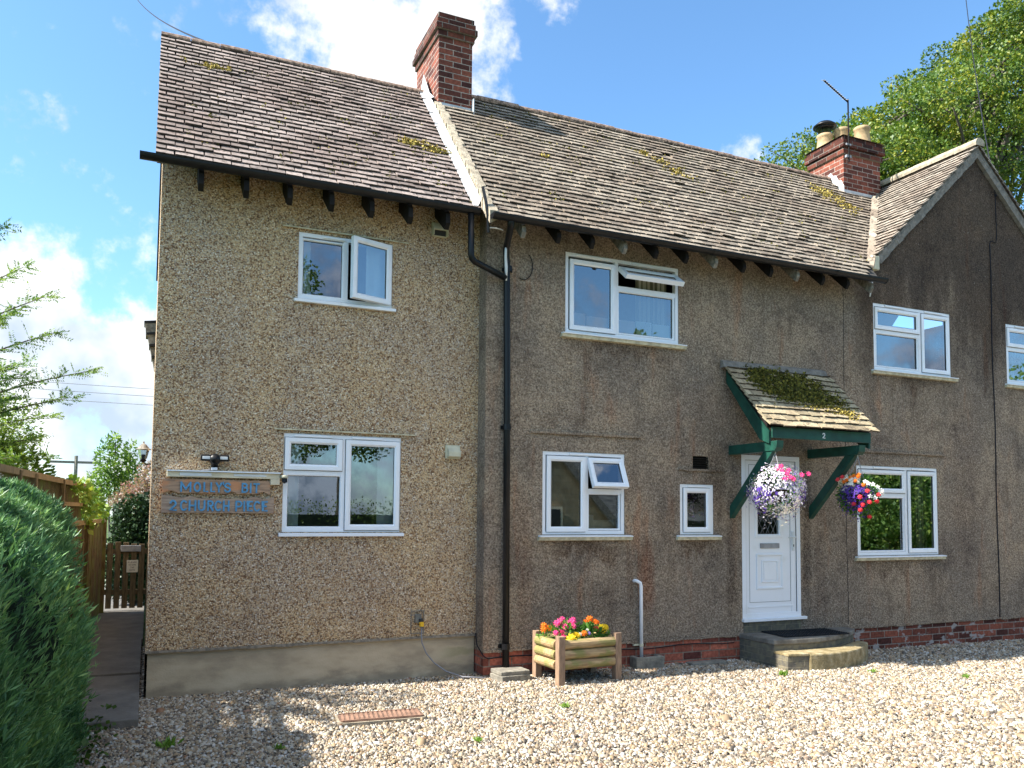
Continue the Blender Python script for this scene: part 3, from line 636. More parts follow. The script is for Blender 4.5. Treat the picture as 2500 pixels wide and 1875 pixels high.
# ---- roofs
def tiles(mb, org, u, v, n, W_, L_, keep, gauge=.102, tw=.165, thick=.017, jit=1.):
    org, u, v, n = map(Vector, (org, u, v, n)); rows = int(L_/gauge)+1
    for r in range(rows):
        s0 = r*gauge-(.0); off = (tw/2 if r % 2 else 0)+random.uniform(-.01, .01); k = -1
        while off+k*tw < W_:
            a = off+k*tw+random.uniform(0, .004); b = a+tw-.007-random.random()*.008*jit; k += 1
            a = max(a, 0); b = min(b, W_)
            if b-a < .03: continue
            l0 = s0+random.gauss(0, .003)*jit; l1 = min(s0+gauge*1.55, L_+.01)
            if not keep(org+u*(a+b)/2+v*(l0+.05)): continue
            li = .021+abs(random.gauss(0, .003))*jit; tk = thick*random.uniform(.8, 1.2); sk = random.gauss(0, .003)*jit
            if random.random() < .03*jit: li += .008; sk *= 3
            if random.random() < .0012*jit: continue
            vs = []
            for (x, y, z) in ((a, l0+sk, li), (b, l0-sk, li+sk*.5), (b, l1, -.004), (a, l1, -.004)):
                p = org+u*x+v*y; vs += [p+n*(z), p+n*(z+tk)]
            mb.add(vs, [(1, 3, 5, 7), (0, 2, 3, 1), (2, 4, 5, 3), (6, 0, 1, 7), (0, 6, 4, 2)])
def nrm(s): return Vector((0, -s, 1)).normalized()
PV = Vector((0, 1, 1.1)).normalized(); PN = nrm(1.1)
def roofrow(name, x0, x1, y0, y1, Z, m, keep=lambda p: True, label=None):
    L_ = (y1-y0)*math.hypot(1, 1.1); T = MB()
    tiles(T, (x0, y0, Z(y0)-.03), (1, 0, 0), PV, PN, x1-x0, L_, keep)
    return T
rA = MB(); rA.prism([(-.02, -.32, ZA(-.32)-.085), (-.02, -.32, ZA(-.32)-.035), (-.02, 1.69, ZA(1.69)-.035), (-.02, 3.75, ZA(-.37)-.035), (-.02, 3.75, ZA(-.37)-.085), (-.02, 1.69, ZA(1.69)-.1)], (3.12, 0, 0))
roofA = rA.build('left_roof', M_DECK, H); roofA['label'] = 'grey brown tiled roof over the pebbledashed end'
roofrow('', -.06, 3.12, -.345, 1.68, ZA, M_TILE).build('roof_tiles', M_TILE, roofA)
VX = lambda y: 11-(7.2-ZM(y))/.93           # valley x at depth y
rM = MB(); rM.prism([(3.13, -.53, ZM(-.53)-.085), (3.13, -.53, ZM(-.53)-.035), (3.13, 1.62, ZM(1.62)-.035), (3.13, 3.78, ZM(-.54)-.035), (3.13, 3.78, ZM(-.54)-.085), (3.13, 1.62, ZM(1.62)-.1)], (10, 0, 0))
roofM = MB()
# main deck stops at the valley
P0 = [(3.13, -.53), (8.68, -.53), (VX(-.3), -.3), (VX(1.6), 1.62), (3.13, 1.62)]
roofM.add([(x, y, ZM(y)-.035) for x, y in P0], [(0, 1, 2, 3, 4)]); roofM.add([(x, y, ZM(y)-.085) for x, y in P0], [(4, 3, 2, 1, 0)])
roofM.quad((3.13, -.53, ZM(-.53)-.085), (8.68, -.53, ZM(-.53)-.085), (8.68, -.53, ZM(-.53)-.035), (3.13, -.53, ZM(-.53)-.035))
roofM.quad((3.13, 1.62, ZM(1.62)-.035), (13.2, 1.62, ZM(1.62)-.035), (13.2, 3.78, ZM(-.54)-.035), (3.13, 3.78, ZM(-.54)-.035))
roofM = roofM.build('main_roof', M_DECK, H); roofM['label'] = 'main tiled roof between the two chimneys'
T = roofrow('', 3.17, 11.0, -.56, 1.62, ZM, M_TILE2, keep=lambda p: p.x < VX(p.y)-.07 and not (3.15 < p.x < 3.60 and p.y > 1.3) and not (9.99 < p.x < 10.78 and p.y > 1.33) and (p.x < 8.66 or p.y > -.3))
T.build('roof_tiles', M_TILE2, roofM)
# gabled wing roof
GS = .93; GZ = 7.2
gn = Vector((-GS, 0, 1)).normalized(); gv = Vector((1, 0, GS)).normalized()
Gm = MB()
Gm.add([(8.72, -.27, GZ-GS*2.28-.04), (11, -.27, GZ-.04), (11, 1.62, GZ-.04), (VX(-.2), -.25, GZ-GS*2.28-.03)], [(0, 1, 2, 3)])
Gm.add([(11, -.27, GZ-.04), (13.35, -.27, GZ-GS*2.35-.04), (13.35, 1.6, GZ-GS*2.35-.04), (11, 1.62, GZ-.04)], [(0, 1, 2, 3)])
Gm.add([(8.72, -.27, GZ-GS*2.28-.1), (11, -.27, GZ-.1), (11, -.05, GZ-.1), (8.72, -.05, GZ-GS*2.28-.1)], [(3, 2, 1, 0)])
Gm.add([(11, -.27, GZ-.1), (13.35, -.27, GZ-GS*2.35-.1), (13.35, -.05, GZ-GS*2.35-.1), (11, -.05, GZ-.1)], [(3, 2, 1, 0)])
roofG = Gm.build('gable_roof', M_DECK, H); roofG['label'] = 'tiled roof of the gabled wing'
T = MB(); tiles(T, (8.70, 1.70, GZ-GS*2.30-.035), (0, -1, 0), gv, gn, 2.0, 2.30*math.hypot(1, GS), lambda p: p.x > VX(p.y)+.05 and p.y < 1.6)
gn2 = Vector((GS, 0, 1)).normalized(); gv2 = Vector((-1, 0, GS)).normalized()
tiles(T, (13.40, -.30, GZ-GS*2.40-.035), (0, 1, 0), gv2, gn2, 1.9, 2.40*math.hypot(1, GS), lambda p: True)
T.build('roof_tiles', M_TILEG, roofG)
# verges and bargeboard-like cement undercloak of the gable
V_ = MB()
def vergeseg(mb, a, b, w_, h0, h1, yf, yb, rough=.006, n=24):
    a = Vector(a); b = Vector(b)
    for i in range(n):
        p = a.lerp(b, i/n); q = a.lerp(b, (i+1)/n); d = (b-a).normalized(); nn = Vector((-d.z, 0, d.x))*(1 if d.x > 0 else -1)
        r = random.uniform(-rough, rough)
        vs = [Vector((t.x, y, t.z))+nn*(hh+r) for t in (p, q) for y in (yf+r*.5, yb) for hh in (h0, h1)]
        mb.add(vs, [(0, 1, 3, 2), (4, 6, 7, 5), (0, 4, 5, 1), (2, 3, 7, 6), (0, 2, 6, 4), (1, 5, 7, 3)])
vergeseg(V_, (8.90, 0, GZ-GS*2.10), (11, 0, GZ), 0, -.15, -.03, -.27, YB+.01); vergeseg(V_, (13.3, 0, GZ-GS*2.30), (11, 0, GZ), 0, -.15, -.03, -.27, YB+.01)
V_.build('verge', M_CEMG, roofG)
R_ = MB()
def ridge(mb, a, b, r=.07, seg=.3, jit=.008):
    a = Vector(a); b = Vector(b); L_ = (b-a).length; n = int(L_/seg); d = (b-a).normalized(); sd = Vector((d.y, -d.x, 0)).normalized()
    for i in range(n):
        p = a+d*(i*L_/n+.002); q = a+d*((i+1)*L_/n-.006); dz = random.uniform(-jit, jit); k = 8; vs = []
        for t, rr in ((p, r*.97), (q, r*1.03)):
            for j in range(k+1):
                an = math.radians(-25+230*j/k); vs.append(t+sd*math.cos(an)*rr+Vector((0, 0, math.sin(an)*rr*.85+dz)))
        fs = [(j, j+1, k+2+j, k+1+j) for j in range(k)]+[tuple(range(k, -1, -1)), tuple(range(k+1, 2*k+2))]
        mb.add(vs, fs)
ridge(R_, (-.06, 1.70, ZA(1.69)-.03), (3.15, 1.70, ZA(1.69)-.03)); R_.build('ridge_tiles', M_RIDGE, roofA)
R_ = MB(); ridge(R_, (3.2, 1.62, ZM(1.62)-.03), (11.0, 1.62, ZM(1.62)-.045)); R_.build('ridge_tiles', M_RIDGE, roofM)
R_ = MB(); ridge(R_, (11, -.32, GZ-.0), (11, 1.55, GZ-.01), .10, .34); R_.build('ridge_tiles', M_CEM, roofG)
# swept valley tiles
V_ = MB()
for i in range(20):
    y = -.32+i*.10
    if VX(y) > 10.85: break
    x = VX(y); z = ZM(y)
    V_.add([(x-.11, y-.03, ZM(y-.03)+.012), (x, y-.10+.02, z-.045), (x+.10, y-.02, z+.10*GS+.02), (x+.10, y+.1, z+.10*GS+.10), (x, y+.06, z+.05), (x-.11, y+.06, ZM(y+.06)+.0),
            (x-.11, y-.03, ZM(y-.03)-.014), (x, y-.08, z-.075), (x+.10, y-.02, z+.10*GS-.012)], [(0, 1, 4, 5), (1, 2, 3, 4), (6, 7, 1, 0), (7, 8, 2, 1)])
V_.build('valley_tiles', M_TILE2, roofM)
# left verge of the main roof (cement) with whitened flashing
V_ = MB(); F_ = MB(); n = 30
for i in range(n):
    y0_ = -.57+i*(1.27+.57)/n; y1_ = -.57+(i+1)*(1.27+.57)/n; r = random.uniform(-.01, .01)
    vs = [(x, y, z) for y in (y0_, y1_) for (x, z) in ((3.11+r, ZM(y)-.11), (3.11+r*1.3, ZM(y)+.028+r*.3), (3.20+r*2, ZM(y)+.034), (3.20+r, ZM(y)-.06))]
    V_.add(vs, [(0, 1, 5, 4), (1, 2, 6, 5), (2, 3, 7, 6), (3, 2, 1, 0), (4, 5, 6, 7)])
V_.build('verge', M_CEM, roofM)
n = 16
for i in range(n):
    y0_ = -.36+i*(1.66+.36)/n; y1_ = -.36+(i+1)*(1.66+.36)/n+.01; r = random.uniform(-.004, .004)
    F_.add([(3.015+r, y0_, ZA(y0_)+.03), (3.07, y0_, ZA(y0_)+.035), (3.10, y0_, ZM(y0_)-.02), (3.015+r, y1_, ZA(y1_)+.03), (3.07, y1_, ZA(y1_)+.035), (3.10, y1_, ZM(y1_)-.02)], [(0, 1, 4, 3), (1, 2, 5, 4)])
F_.add([(3.095, 1.25, 6.9), (3.095, 1.9, 7.15), (3.10, 1.72, 7.42), (3.095, 1.45, 7.05)], [(0, 1, 2, 3)])
o = F_.build('flashing', M_WFLASH, roofA); s_ = o.modifiers.new('s', 'SOLIDIFY'); s_.thickness = .006
# left verge of left roof
V_ = MB()
for i in range(30):
    y0_ = -.35+i*2.03/30; y1_ = y0_+2.03/30; r = random.uniform(-.006, .006)
    V_.add([(x, y, z) for y in (y0_, y1_) for (x, z) in ((-.055+r, ZA(y)-.09), (-.058+r, ZA(y)-.02), (0, ZA(y)-.02), (0, ZA(y)-.09))], [(0, 1, 5, 4), (1, 2, 6, 5), (3, 0, 4, 7), (3, 2, 1, 0), (4, 5, 6, 7)])
V_.build('verge', M_CEMG, roofA)
# rear catslide roof seen past the corner
Rr = MB(); Rr.prism([(-.135, 3.98, 4.30), (-.135, 4.25, 4.30), (-.125, 4.25, 4.10), (-.125, 3.98, 4.10)], (.20, 0, 0))
for k in range(4):
    x_ = -.14+.035*k; z_ = 4.285-.16*k; Rr.prism([(x_, 3.97+.02*k, z_), (x_+.03, 3.97+.02*k, z_-.15), (.06, 3.97+.02*k, z_-.13), (.06, 3.97+.02*k, z_+.02)], (0, .3, 0))
Rr.build('rear_roof', M_WTAIL, H)
for k in range(4): x_ = -.15+.035*k; z_ = 4.30-.16*k; MB().prism([(x_, 3.96, z_), (x_, 3.96, z_-.03), (.06, 3.96, z_-.01), (.06, 3.96, z_+.03)], (0, .32, 0)).build('roof_batten', M_BLK, H)
# moss clumps
def moss(pts, m, name, parent, Z, n=260, sx=.25, sy=.05, size=.022, drop=.012):
    P = []; 
    for (x, y, kx, ky, cnt) in pts:
        q = np.stack([RG.normal(x, kx, cnt), RG.normal(y, ky, cnt)], 1); P.append(q)
    q = np.concatenate(P); z = np.array([Z(a) for a in q[:, 1]])+drop
    # blobs: small icosa-like tufts made from crossed quads
    C = np.concatenate([q, z[:, None]], 1); k = 5
    Pp = np.repeat(C, k, 0)+RG.normal(0, size*.5, (len(C)*k, 3)); A = RG.normal(size=(len(Pp), 3)); A[:, 2] = np.abs(A[:, 2])
    return leaves(name, Pp, A, size*RG.uniform(.7, 1.5, len(Pp)), m, parent, 1.)
moss([(.50, 1.20, .12, .025, 60), (2.60, .54, .10, .03, 80), (2.88, .48, .07, .03, 60)], M_MOSSY, 'moss', roofA, ZA)
moss([(6.30, 1.02, .10, .05, 50), (6.1, 1.15, .05, .03, 30), (6.5, .86, .10, .06, 50), (9.35, 1.14, .10, .10, 110), (9.62, .98, .10, .14, 110), (4.3, .6, .06, .02, 15)], M_MOSSY, 'moss', roofM, ZM)
moss([(RG.uniform(3.4, 9.5), RG.uniform(-.4, 1.5), .06, .04, 7) for _ in range(90)], M_MOSSG, 'moss_specks', roofM, ZM, size=.02, drop=-.005)
moss([(RG.uniform(.1, 3.), RG.uniform(-.3, 1.6), .06, .04, 6) for _ in range(60)], M_MOSSG, 'moss_specks', roofA, ZA, size=.02, drop=-.005)

# rafter tails
def tail(x, yw, ye, zt, m):
    return MB().prism([(x-.024, yw+.02, zt(yw)-.10), (x-.024, ye, zt(ye)-.10), (x-.024, ye-.01, 4.70), (x-.024, ye+.045, 4.645), (x-.024, yw+.02, 4.90)], (.048, 0, 0)).build('rafter_tail', m, H)
for k in range(8): tail(.33+.4*k-.4*0, 0, -.37, ZA, M_DWOOD) if .33+.4*k < 3 else None
for k in range(13):
    o = MB().prism([(3.49+.416*k, YB+.02, ZM(YB)-.10), (3.49+.416*k, -.56, ZM(-.56)-.09), (3.49+.416*k, -.57, 4.665), (3.49+.416*k, -.53, 4.61), (3.49+.416*k, YB+.02, 4.93)], (.046, 0, 0)).build('rafter_tail', M_DWOOD if k % 3 else M_WTAIL, H)
# gutters
def gutter(x0, x1, y, z, r=.056, fall=0.):
    g = MB(); k = 10; V = []
    xs = np.linspace(x0, x1, 14)
    for x in xs:
        for rr in (r, r-.006):
            for j in range(k+1):
                a = math.pi+math.pi*j/k; V.append((x, y+math.cos(a)*rr, z+.02+math.sin(a)*rr+fall*(x-x0)))
    n = 2*(k+1); F = []
    for i in range(len(xs)-1):
        for j in range(k): F.append((i*n+j, i*n+j+1, (i+1)*n+j+1, (i+1)*n+j)); F.append((i*n+k+1+j, (i+1)*n+k+1+j, (i+1)*n+k+2+j, i*n+k+2+j))
        F.append((i*n, (i+1)*n, (i+1)*n+k+1, i*n+k+1)); F.append((i*n+k, i*n+2*k+1, (i+1)*n+2*k+1, (i+1)*n+k))
    g.add(V, F)
    for x in (x0, x1): g.add([(x, y+math.cos(math.pi+math.pi*j/k)*(r+.004), z+.02+math.sin(math.pi+math.pi*j/k)*(r+.004)+fall*(x-x0)) for j in range(k+1)], [tuple(range(k+1))])
    o = g.build('gutter', M_BLK, H, smooth=False)
    for x in np.arange(x0+.9, x1, 1.9):
        b = MB(); V = []
        for xx in (x-.03, x+.03):
            for j in range(k+1):
                a = math.pi+math.pi*j/k; V.append((xx, y+math.cos(a)*(r+.006), z+.02+math.sin(a)*(r+.006)+fall*(x-x0)))
        b.add(V, [(j, j+1, k+2+j, k+1+j) for j in range(k)]); b.build('gutter_joint', M_BLK, o)
gutter(-.19, 3.06, -.42, 4.855); gutter(3.12, 8.66, -.63, 4.765)
# downpipes
d = MB(); d.tube([(2.968, -.42, 4.82), (2.972, -.42, 4.39), (2.985, -.415, 4.35), (3.02, -.405, 4.325), (3.42, -.285, 4.235)], .034, 12); o = d.build('downpipe', M_BLK, H, smooth=True)
o['label'] = 'short black downpipe crossing to the taller one'
d = MB(); d.tube([(3.335, -.62, 4.75), (3.36, -.56, 4.70), (3.415, -.32, 4.55), (3.438, -.272, 4.47), (3.445, -.268, 4.40), (3.463, -.268, 3.0), (3.475, -.268, .09)], .036, 12)
o = d.build('downpipe', M_BLK, H, smooth=True); o['label'] = 'tall black downpipe down the main wall'
for z in (4.34, 2.62, .30): MB().tube([(3.463+(.01 if z < 1 else 0), -.268, z-.03), (3.463+(.01 if z < 1 else 0), -.268, z+.03)], .043, 12).box(3.41, 3.53, -.232, YB+.01, z-.02, z+.02).build('pipe_clip', M_BLK, o)
d = MB(); d.tube([(3.395, -.355, 4.55), (3.41, -.315, 4.45), (3.422, -.303, 4.35), (3.425, -.303, 4.2)], [.012, .016, .018, .01], 6); d.build('paint_splash', M_UPVCD, o, smooth=True)
# black strap standing between the roofs and its white hook
d = MB(); d.tube([(3.075, -.47, 5.11), (3.10, -.50, 4.95), (3.115, -.52, 4.80), (3.13, -.50, 4.62)], .016, 6); d.build('roof_strap', M_BLK, H)

# chimneys
def band(mb, x0, x1, y0, y1, z0, z1, p): mb.box(x0-p, x1+p, y0-p, y1+p, z0, z1)
c = MB(); c.box(3.15, 3.60, 1.27, 2.20, 6.55, 7.72); ch1 = c.build('chimney', M_BRK, H); ch1['label'] = 'tall narrow brick chimney at the join of the roofs'
c = MB(); band(c, 3.15, 3.60, 1.27, 2.20, 7.72, 7.80, .025); band(c, 3.15, 3.60, 1.27, 2.20, 7.803, 7.885, .055); band(c, 3.15, 3.60, 1.27, 2.20, 7.888, 7.96, .035); c.build('corbel', M_BRKD, ch1, bevel=.008)
c = MB(); c.box(3.13, 3.62, 1.25, 2.22, 7.963, 8.03); c.build('chimney_cap', M_BRKD, ch1, bevel=.008)
c = MB(); c.add([(3.14, 1.262, 6.78), (3.62, 1.262, 6.77), (3.62, 1.262, 6.86), (3.14, 1.262, 6.86), (3.12, 1.20, 6.79), (3.64, 1.20, 6.78)], [(0, 1, 2, 3), (4, 5, 1, 0)]); c.box(3.60, 3.612, 1.20, 1.62, 6.75, 6.97, Matrix.Identity(4)); c.build('flashing', M_LEAD, ch1)
c = MB(); c.box(9.99, 10.79, 1.30, 2.03, 6.5, 7.5); ch2 = c.build('chimney', M_BRK, H); ch2['label'] = 'broad brick chimney with three clay pots and an aerial'
c = MB(); band(c, 9.99, 10.79, 1.30, 2.03, 7.50, 7.60, .03); band(c, 9.99, 10.79, 1.30, 2.03, 7.603, 7.72, .06); band(c, 9.99, 10.79, 1.30, 2.03, 7.723, 7.79, .035); c.build('corbel', M_BRKD, ch2, bevel=.008)
c = MB(); c.add([(9.93, 1.24, 7.79), (10.85, 1.24, 7.79), (10.85, 2.09, 7.79), (9.93, 2.09, 7.79), (10.08, 1.4, 7.86), (10.7, 1.4, 7.86), (10.7, 1.95, 7.88), (10.08, 1.95, 7.88)], [(0, 1, 5, 4), (1, 2, 6, 5), (2, 3, 7, 6), (3, 0, 4, 7), (4, 5, 6, 7)]); c.build('cement_flaunching', M_CEM, ch2)
for i, (x, y, z) in enumerate(((10.17, 1.86, 8.08), (10.41, 1.73, 8.17), (10.62, 1.50, 8.14))):
    p = MB().lathe((x, y, 0), [(.15, 7.80), (.135, 7.88), (.118, z-.06), (.13, z-.05), (.135, z-.01), (.125, z), (.095, z), (.09, z-.1), (0, z-.12)], 18); o = p.build('chimney_pot', M_CLAY, ch2, smooth=True)
cw = MB(); cw.lathe((10.17, 1.86, 0), [(.0, 8.30), (.12, 8.26), (.155, 8.20), (.15, 8.185), (0, 8.19)], 18)
for a in range(4): cw.tube([(10.17+.09*math.cos(a*1.57+.4), 1.86+.09*math.sin(a*1.57+.4), 8.04), (10.17+.1*math.cos(a*1.57+.4), 1.86+.1*math.sin(a*1.57+.4), 8.21)], .006, 4)
cw.lathe((10.17, 1.86, 0), [(.0, 8.215), (.19, 8.21), (.19, 8.235), (.12, 8.29)], 18); cw.lathe((10.17, 1.86, 0), [(.128, 8.05), (.128, 8.085), (.1, 8.085)], 18); o = cw.build('flue_cowl', M_BLK, ch2, smooth=True)
c = MB(); c.add([(9.98, 1.292, 6.82), (10.80, 1.292, 6.82), (10.80, 1.292, 6.92), (9.98, 1.292, 6.92), (9.96, 1.22, 6.80), (10.82, 1.22, 6.80)], [(0, 1, 2, 3), (4, 5, 1, 0)]); c.build('flashing', M_LEAD, ch2)
c = MB(); V = []
for i in range(7):
    y = 1.29+i*.055; V += [(9.984, y, ZM(y)-.02), (9.984, y, ZM(y)+.12+(.05 if i % 2 else .0)+max(0, i-4)*-.04)]
c.add(V, [(2*i, 2*i+2, 2*i+3, 2*i+1) for i in range(6)]); c.build('mortar_fillet', M_WFLASH, ch2)
# aerial
ae = empty('tv_aerial', (10.03, 1.23, 7.4), 'thin television aerial on the corner of the broad chimney', 'aerial')
MB().tube([(10.03, 1.225, 7.35), (10.03, 1.225, 8.38)], .012, 8).build('mast', M_DWOOD, ae)
MB().box(9.98, 10.08, 1.22, 1.26, 7.42, 7.46).box(9.98, 10.08, 1.22, 1.26, 7.62, 7.65).build('bracket', M_STEEL, ae)
bo = MB(); A0 = Vector((10.03, 1.225, 8.33)); A1 = Vector((9.42, 1.12, 8.50)); bo.tube([A0, A1], .013, 6); bo.build('boom', M_DWOOD, ae)
el = MB()
for i in range(13):
    p = A0.lerp(A1, .12+.88*i/12); l = .075+(.03 if i == 0 else 0); el.tube([p+Vector((.25*l, l*.9, l*.5)), p-Vector((.25*l, l*.9, l*.5))], .004, 4)
el.build('element', M_STEEL, ae)

# porch canopy (part of the cottage)
CAN = MB(); CAN.prism([(6.40, YB, 3.50), (6.40, YB, 3.54), (6.40, -.955, 2.765), (6.40, -.955, 2.70)], (1.58, 0, 0)); can = CAN.build('porch_canopy', M_DWOOD, H); can['label'] = 'small tiled porch canopy on green brackets over the door'
T = MB(); cs = (3.53-2.70)/(1.0+YB+.02); cv = Vector((0, 1, (3.55-2.71)/(1.03+YB))).normalized(); cn = Vector((0, -cv.z, cv.y))
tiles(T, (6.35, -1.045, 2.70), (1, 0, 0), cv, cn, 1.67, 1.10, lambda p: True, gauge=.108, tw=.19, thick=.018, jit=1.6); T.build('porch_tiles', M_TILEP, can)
MB().prism([(6.33, YB, 3.60), (6.33, YB-.05, 3.575), (6.33, YB-.085, 3.50), (6.33, YB, 3.50)], (1.66, 0, 0)).build('cement_fillet', M_CEMG, can)
MB().box(6.45, 7.97, -.985, -.96, 2.585, 2.712).build('fascia', M_GREEN, can, bevel=.003)
for x in (6.42, 7.96):
    MB().prism([(x, YB, 3.47), (x, YB, 3.32), (x, -.80, 2.58), (x, -.958, 2.52), (x, -.958, 2.66)], (.03, 0, 0)).build('bargeboard', M_GREEN, can)
for x in (6.445, 7.70):
    b = MB(); b.box(x, x+.10, -1.02, YB, 2.435, 2.548); b.prism([(x, -1.02, 2.548), (x, -1.02, 2.435), (x, -1.05, 2.47), (x, -1.06, 2.548)], (.1, 0, 0)); br = b.build('bracket_arm', M_GREEN, can, bevel=.004)
    b = MB(); b.prism([(x+.012, YB, 1.66), (x+.012, YB, 1.81), (x+.012, -.82, 2.436), (x+.012, -.98, 2.436)], (.076, 0, 0)); b.build('bracket_strut', M_GREEN, can, bevel=.004)
def arc(cx, cy, rx, ry, a0, a1, n=12): return [(cx+rx*math.cos(math.radians(a0+(a1-a0)*i/n)), cy+ry*math.sin(math.radians(a0+(a1-a0)*i/n))) for i in range(n+1)]
GLY = {'M': [[(0, 0), (0, 1)], [(0, 1), (.5, .25), (1, 1)], [(1, 1), (1, 0)]], 'O': [arc(.5, .5, .5, .5, 0, 360, 20)], 'L': [[(0, 1), (0, 0), (1, 0)]],
       'Y': [[(0, 1), (.5, .48), (1, 1)], [(.5, .48), (.5, 0)]], 'S': [arc(.5, .75, .5, .25, 20, 270)[:-1]+arc(.5, .25, .5, .25, 90, -160)],
       'B': [[(0, 0), (0, 1)], [(0, 1)]+arc(.5, .76, .42, .24, 90, -90)+[(0, .52)], [(.45, .52)]+arc(.5, .26, .5, .26, 90, -90)+[(0, 0)]], 'I': [[(.5, 0), (.5, 1)]], 'T': [[(0, 1), (1, 1)], [(.5, 1), (.5, 0)]],
       '2': [arc(.5, .70, .48, .30, 165, -30)+[(0, 0), (1, 0)]], 'C': [arc(.55, .5, .55, .5, 48, 312, 16)], 'H': [[(0, 0), (0, 1)], [(1, 0), (1, 1)], [(0, .5), (1, .5)]],
       'U': [[(0, 1), (0, .4)]+arc(.5, .36, .5, .36, 180, 360)+[(1, 1)]], 'R': [[(0, 0), (0, 1)], [(0, 1)]+arc(.5, .74, .48, .26, 90, -90)+[(0, .48)], [(.45, .48), (1, 0)]],
       'P': [[(0, 0), (0, 1)], [(0, 1)]+arc(.5, .72, .5, .28, 90, -90)+[(0, .44)]], 'E': [[(1, 1), (0, 1), (0, 0), (1, 0)], [(0, .5), (.8, .5)]], "'": [[(.5, 1), (.4, 0)]],
       'A': [[(0, 0), (.5, 1), (1, 0)], [(.2, .35), (.8, .35)]], 'G': [arc(.55, .5, .55, .5, 48, 360, 16)+[(.6, .5)]]}
def letter(ch, x0, x1, z0, z1, y, dep, th):
    """chunky letter from mitre-free strokes; every stroke sits a hair prouder than the last"""
    mb = MB(); h = th/2; w_ = max(x1-x0-th, .001); v_ = max(z1-z0-th, .001); k = 0
    for st in GLY[ch]:
        P = [(x0+h+a*w_, z0+h+b*v_) for a, b in st]
        if ch == 'I': P = [((x0+x1)/2, z0), ((x0+x1)/2, z1)]
        n = len(P); L_ = []; R_l = []
        closed = math.dist(P[0], P[-1]) < 1e-6
        for i in range(n):
            a = P[i-1] if i else (P[-2] if closed else P[0]); b = P[(i+1)] if i < n-1 else (P[1] if closed else P[-1])
            dx, dz = b[0]-a[0], b[1]-a[1]; l = math.hypot(dx, dz); nx, nz = -dz/l, dx/l
            c = 1.
            if 0 < i < n-1:
                ux, uz = P[i][0]-P[i-1][0], P[i][1]-P[i-1][1]; ul = math.hypot(ux, uz); c = max(.5, abs((-uz/ul)*nx+(ux/ul)*nz))
            e = h/c; ex = (dx/l*h if i == n-1 else -dx/l*h) if (i in (0, n-1) and not closed and ch != 'I') else 0; ez = (dz/l*h if i == n-1 else -dz/l*h) if (i in (0, n-1) and not closed and ch != 'I') else 0
            L_.append((P[i][0]+nx*e+ex, P[i][1]+nz*e+ez)); R_l.append((P[i][0]-nx*e+ex, P[i][1]-nz*e+ez))
        yf = y-dep-k*.0007; k += 1; V = []
        for a, b in zip(L_, R_l): V += [(a[0], yf, a[1]), (b[0], yf, b[1]), (a[0], y, a[1]), (b[0], y, b[1])]
        F = []
        for i in range(n-1): o = 4*i; F += [(o, o+1, o+5, o+4), (o, o+4, o+6, o+2), (o+1, o+3, o+7, o+5)]
        F += [(0, 2, 3, 1), (4*n-4, 4*n-3, 4*n-1, 4*n-2)]; mb.add(V, F)
    return mb
letter('2', 7.195, 7.237, 2.61, 2.675, -.985, .004, .010).build('house_number', M_UPVC, can)
# porch moss
Zc = lambda y: 2.70+(y+1.045)*(3.55-2.71)/(1.03+YB)
moss([(6.8, -.45, .10, .06, 420), (7.1, -.60, .18, .07, 1100), (7.45, -.68, .15, .05, 800), (7.5, -.50, .12, .07, 200), (7.2, -.42, .16, .05, 420), (6.75, -.55, .08, .07, 320), (6.9, -.35, .12, .03, 120)], M_MOSSG, 'moss', can, Zc, size=.026, drop=.036)
moss([(7.6, -.80, .13, .035, 190), (7.3, -.80, .12, .02, 60), (7.75, -.86, .06, .03, 60)], M_MOSSY, 'moss', can, Zc, size=.02, drop=.036)

# air brick hole, vents
v = MB(); v.box(VNT[0]-.004, VNT[1]+.004, YB+.05, YB+.07, VNT[2]-.004, VNT[3]+.004)
for i in range(5): v.box(VNT[0], VNT[1], YB+.008, YB+.05, VNT[2]+.012+i*.028, VNT[2]+.022+i*.028)
v.build('air_vent', M_DWOOD, H)
v = MB(); v.box(2.672, 2.842, -.035, 0, 4.67, 4.815); v.prism([(2.672, -.035, 4.815), (2.672, -.085, 4.735), (2.672, -.085, 4.725), (2.672, -.035, 4.74)], (.17, 0, 0)); v.box(2.672, 2.685, -.08, -.03, 4.67, 4.75); v.box(2.83, 2.842, -.08, -.03, 4.67, 4.75)
vv = v.build('extractor_vent', M_CREAM, H, bevel=.004); MB().box(2.69, 2.825, -.037, -.0355, 4.675, 4.735).build('vent_hollow_shade', M_GASK, vv)  # black face stands in for the shade in the hollow under the hood
v = MB(); v.box(2.862, 3.025, -.03, 0, 2.275, 2.42); v.prism([(2.875, -.03, 2.41), (2.875, -.09, 2.35), (2.875, -.09, 2.295), (2.875, -.03, 2.29)], (.138, 0, 0)); v.build('extractor_vent', M_CREAM, H, bevel=.004)
# security box and thin conduit by the gutter end
v = MB(); v.box(8.80, 8.93, YB-.10, YB, 5.03, 5.22); v.build('alarm_box', M_CREAM, H, bevel=.01)
MB().tube([(8.865, YB-.03, 5.03), (8.86, YB-.03, 4.85), (8.78, YB-.06, 4.66)], .011, 6).build('conduit', M_UPVCD, H)
o = MB().tube([(3.24+.10*math.sin(a), -.40-.05*math.cos(a), 4.70+.0*a) for a in np.linspace(-1.1, 1.1, 9)], .007, 6); o.build('white_bracket', M_UPVC, H)

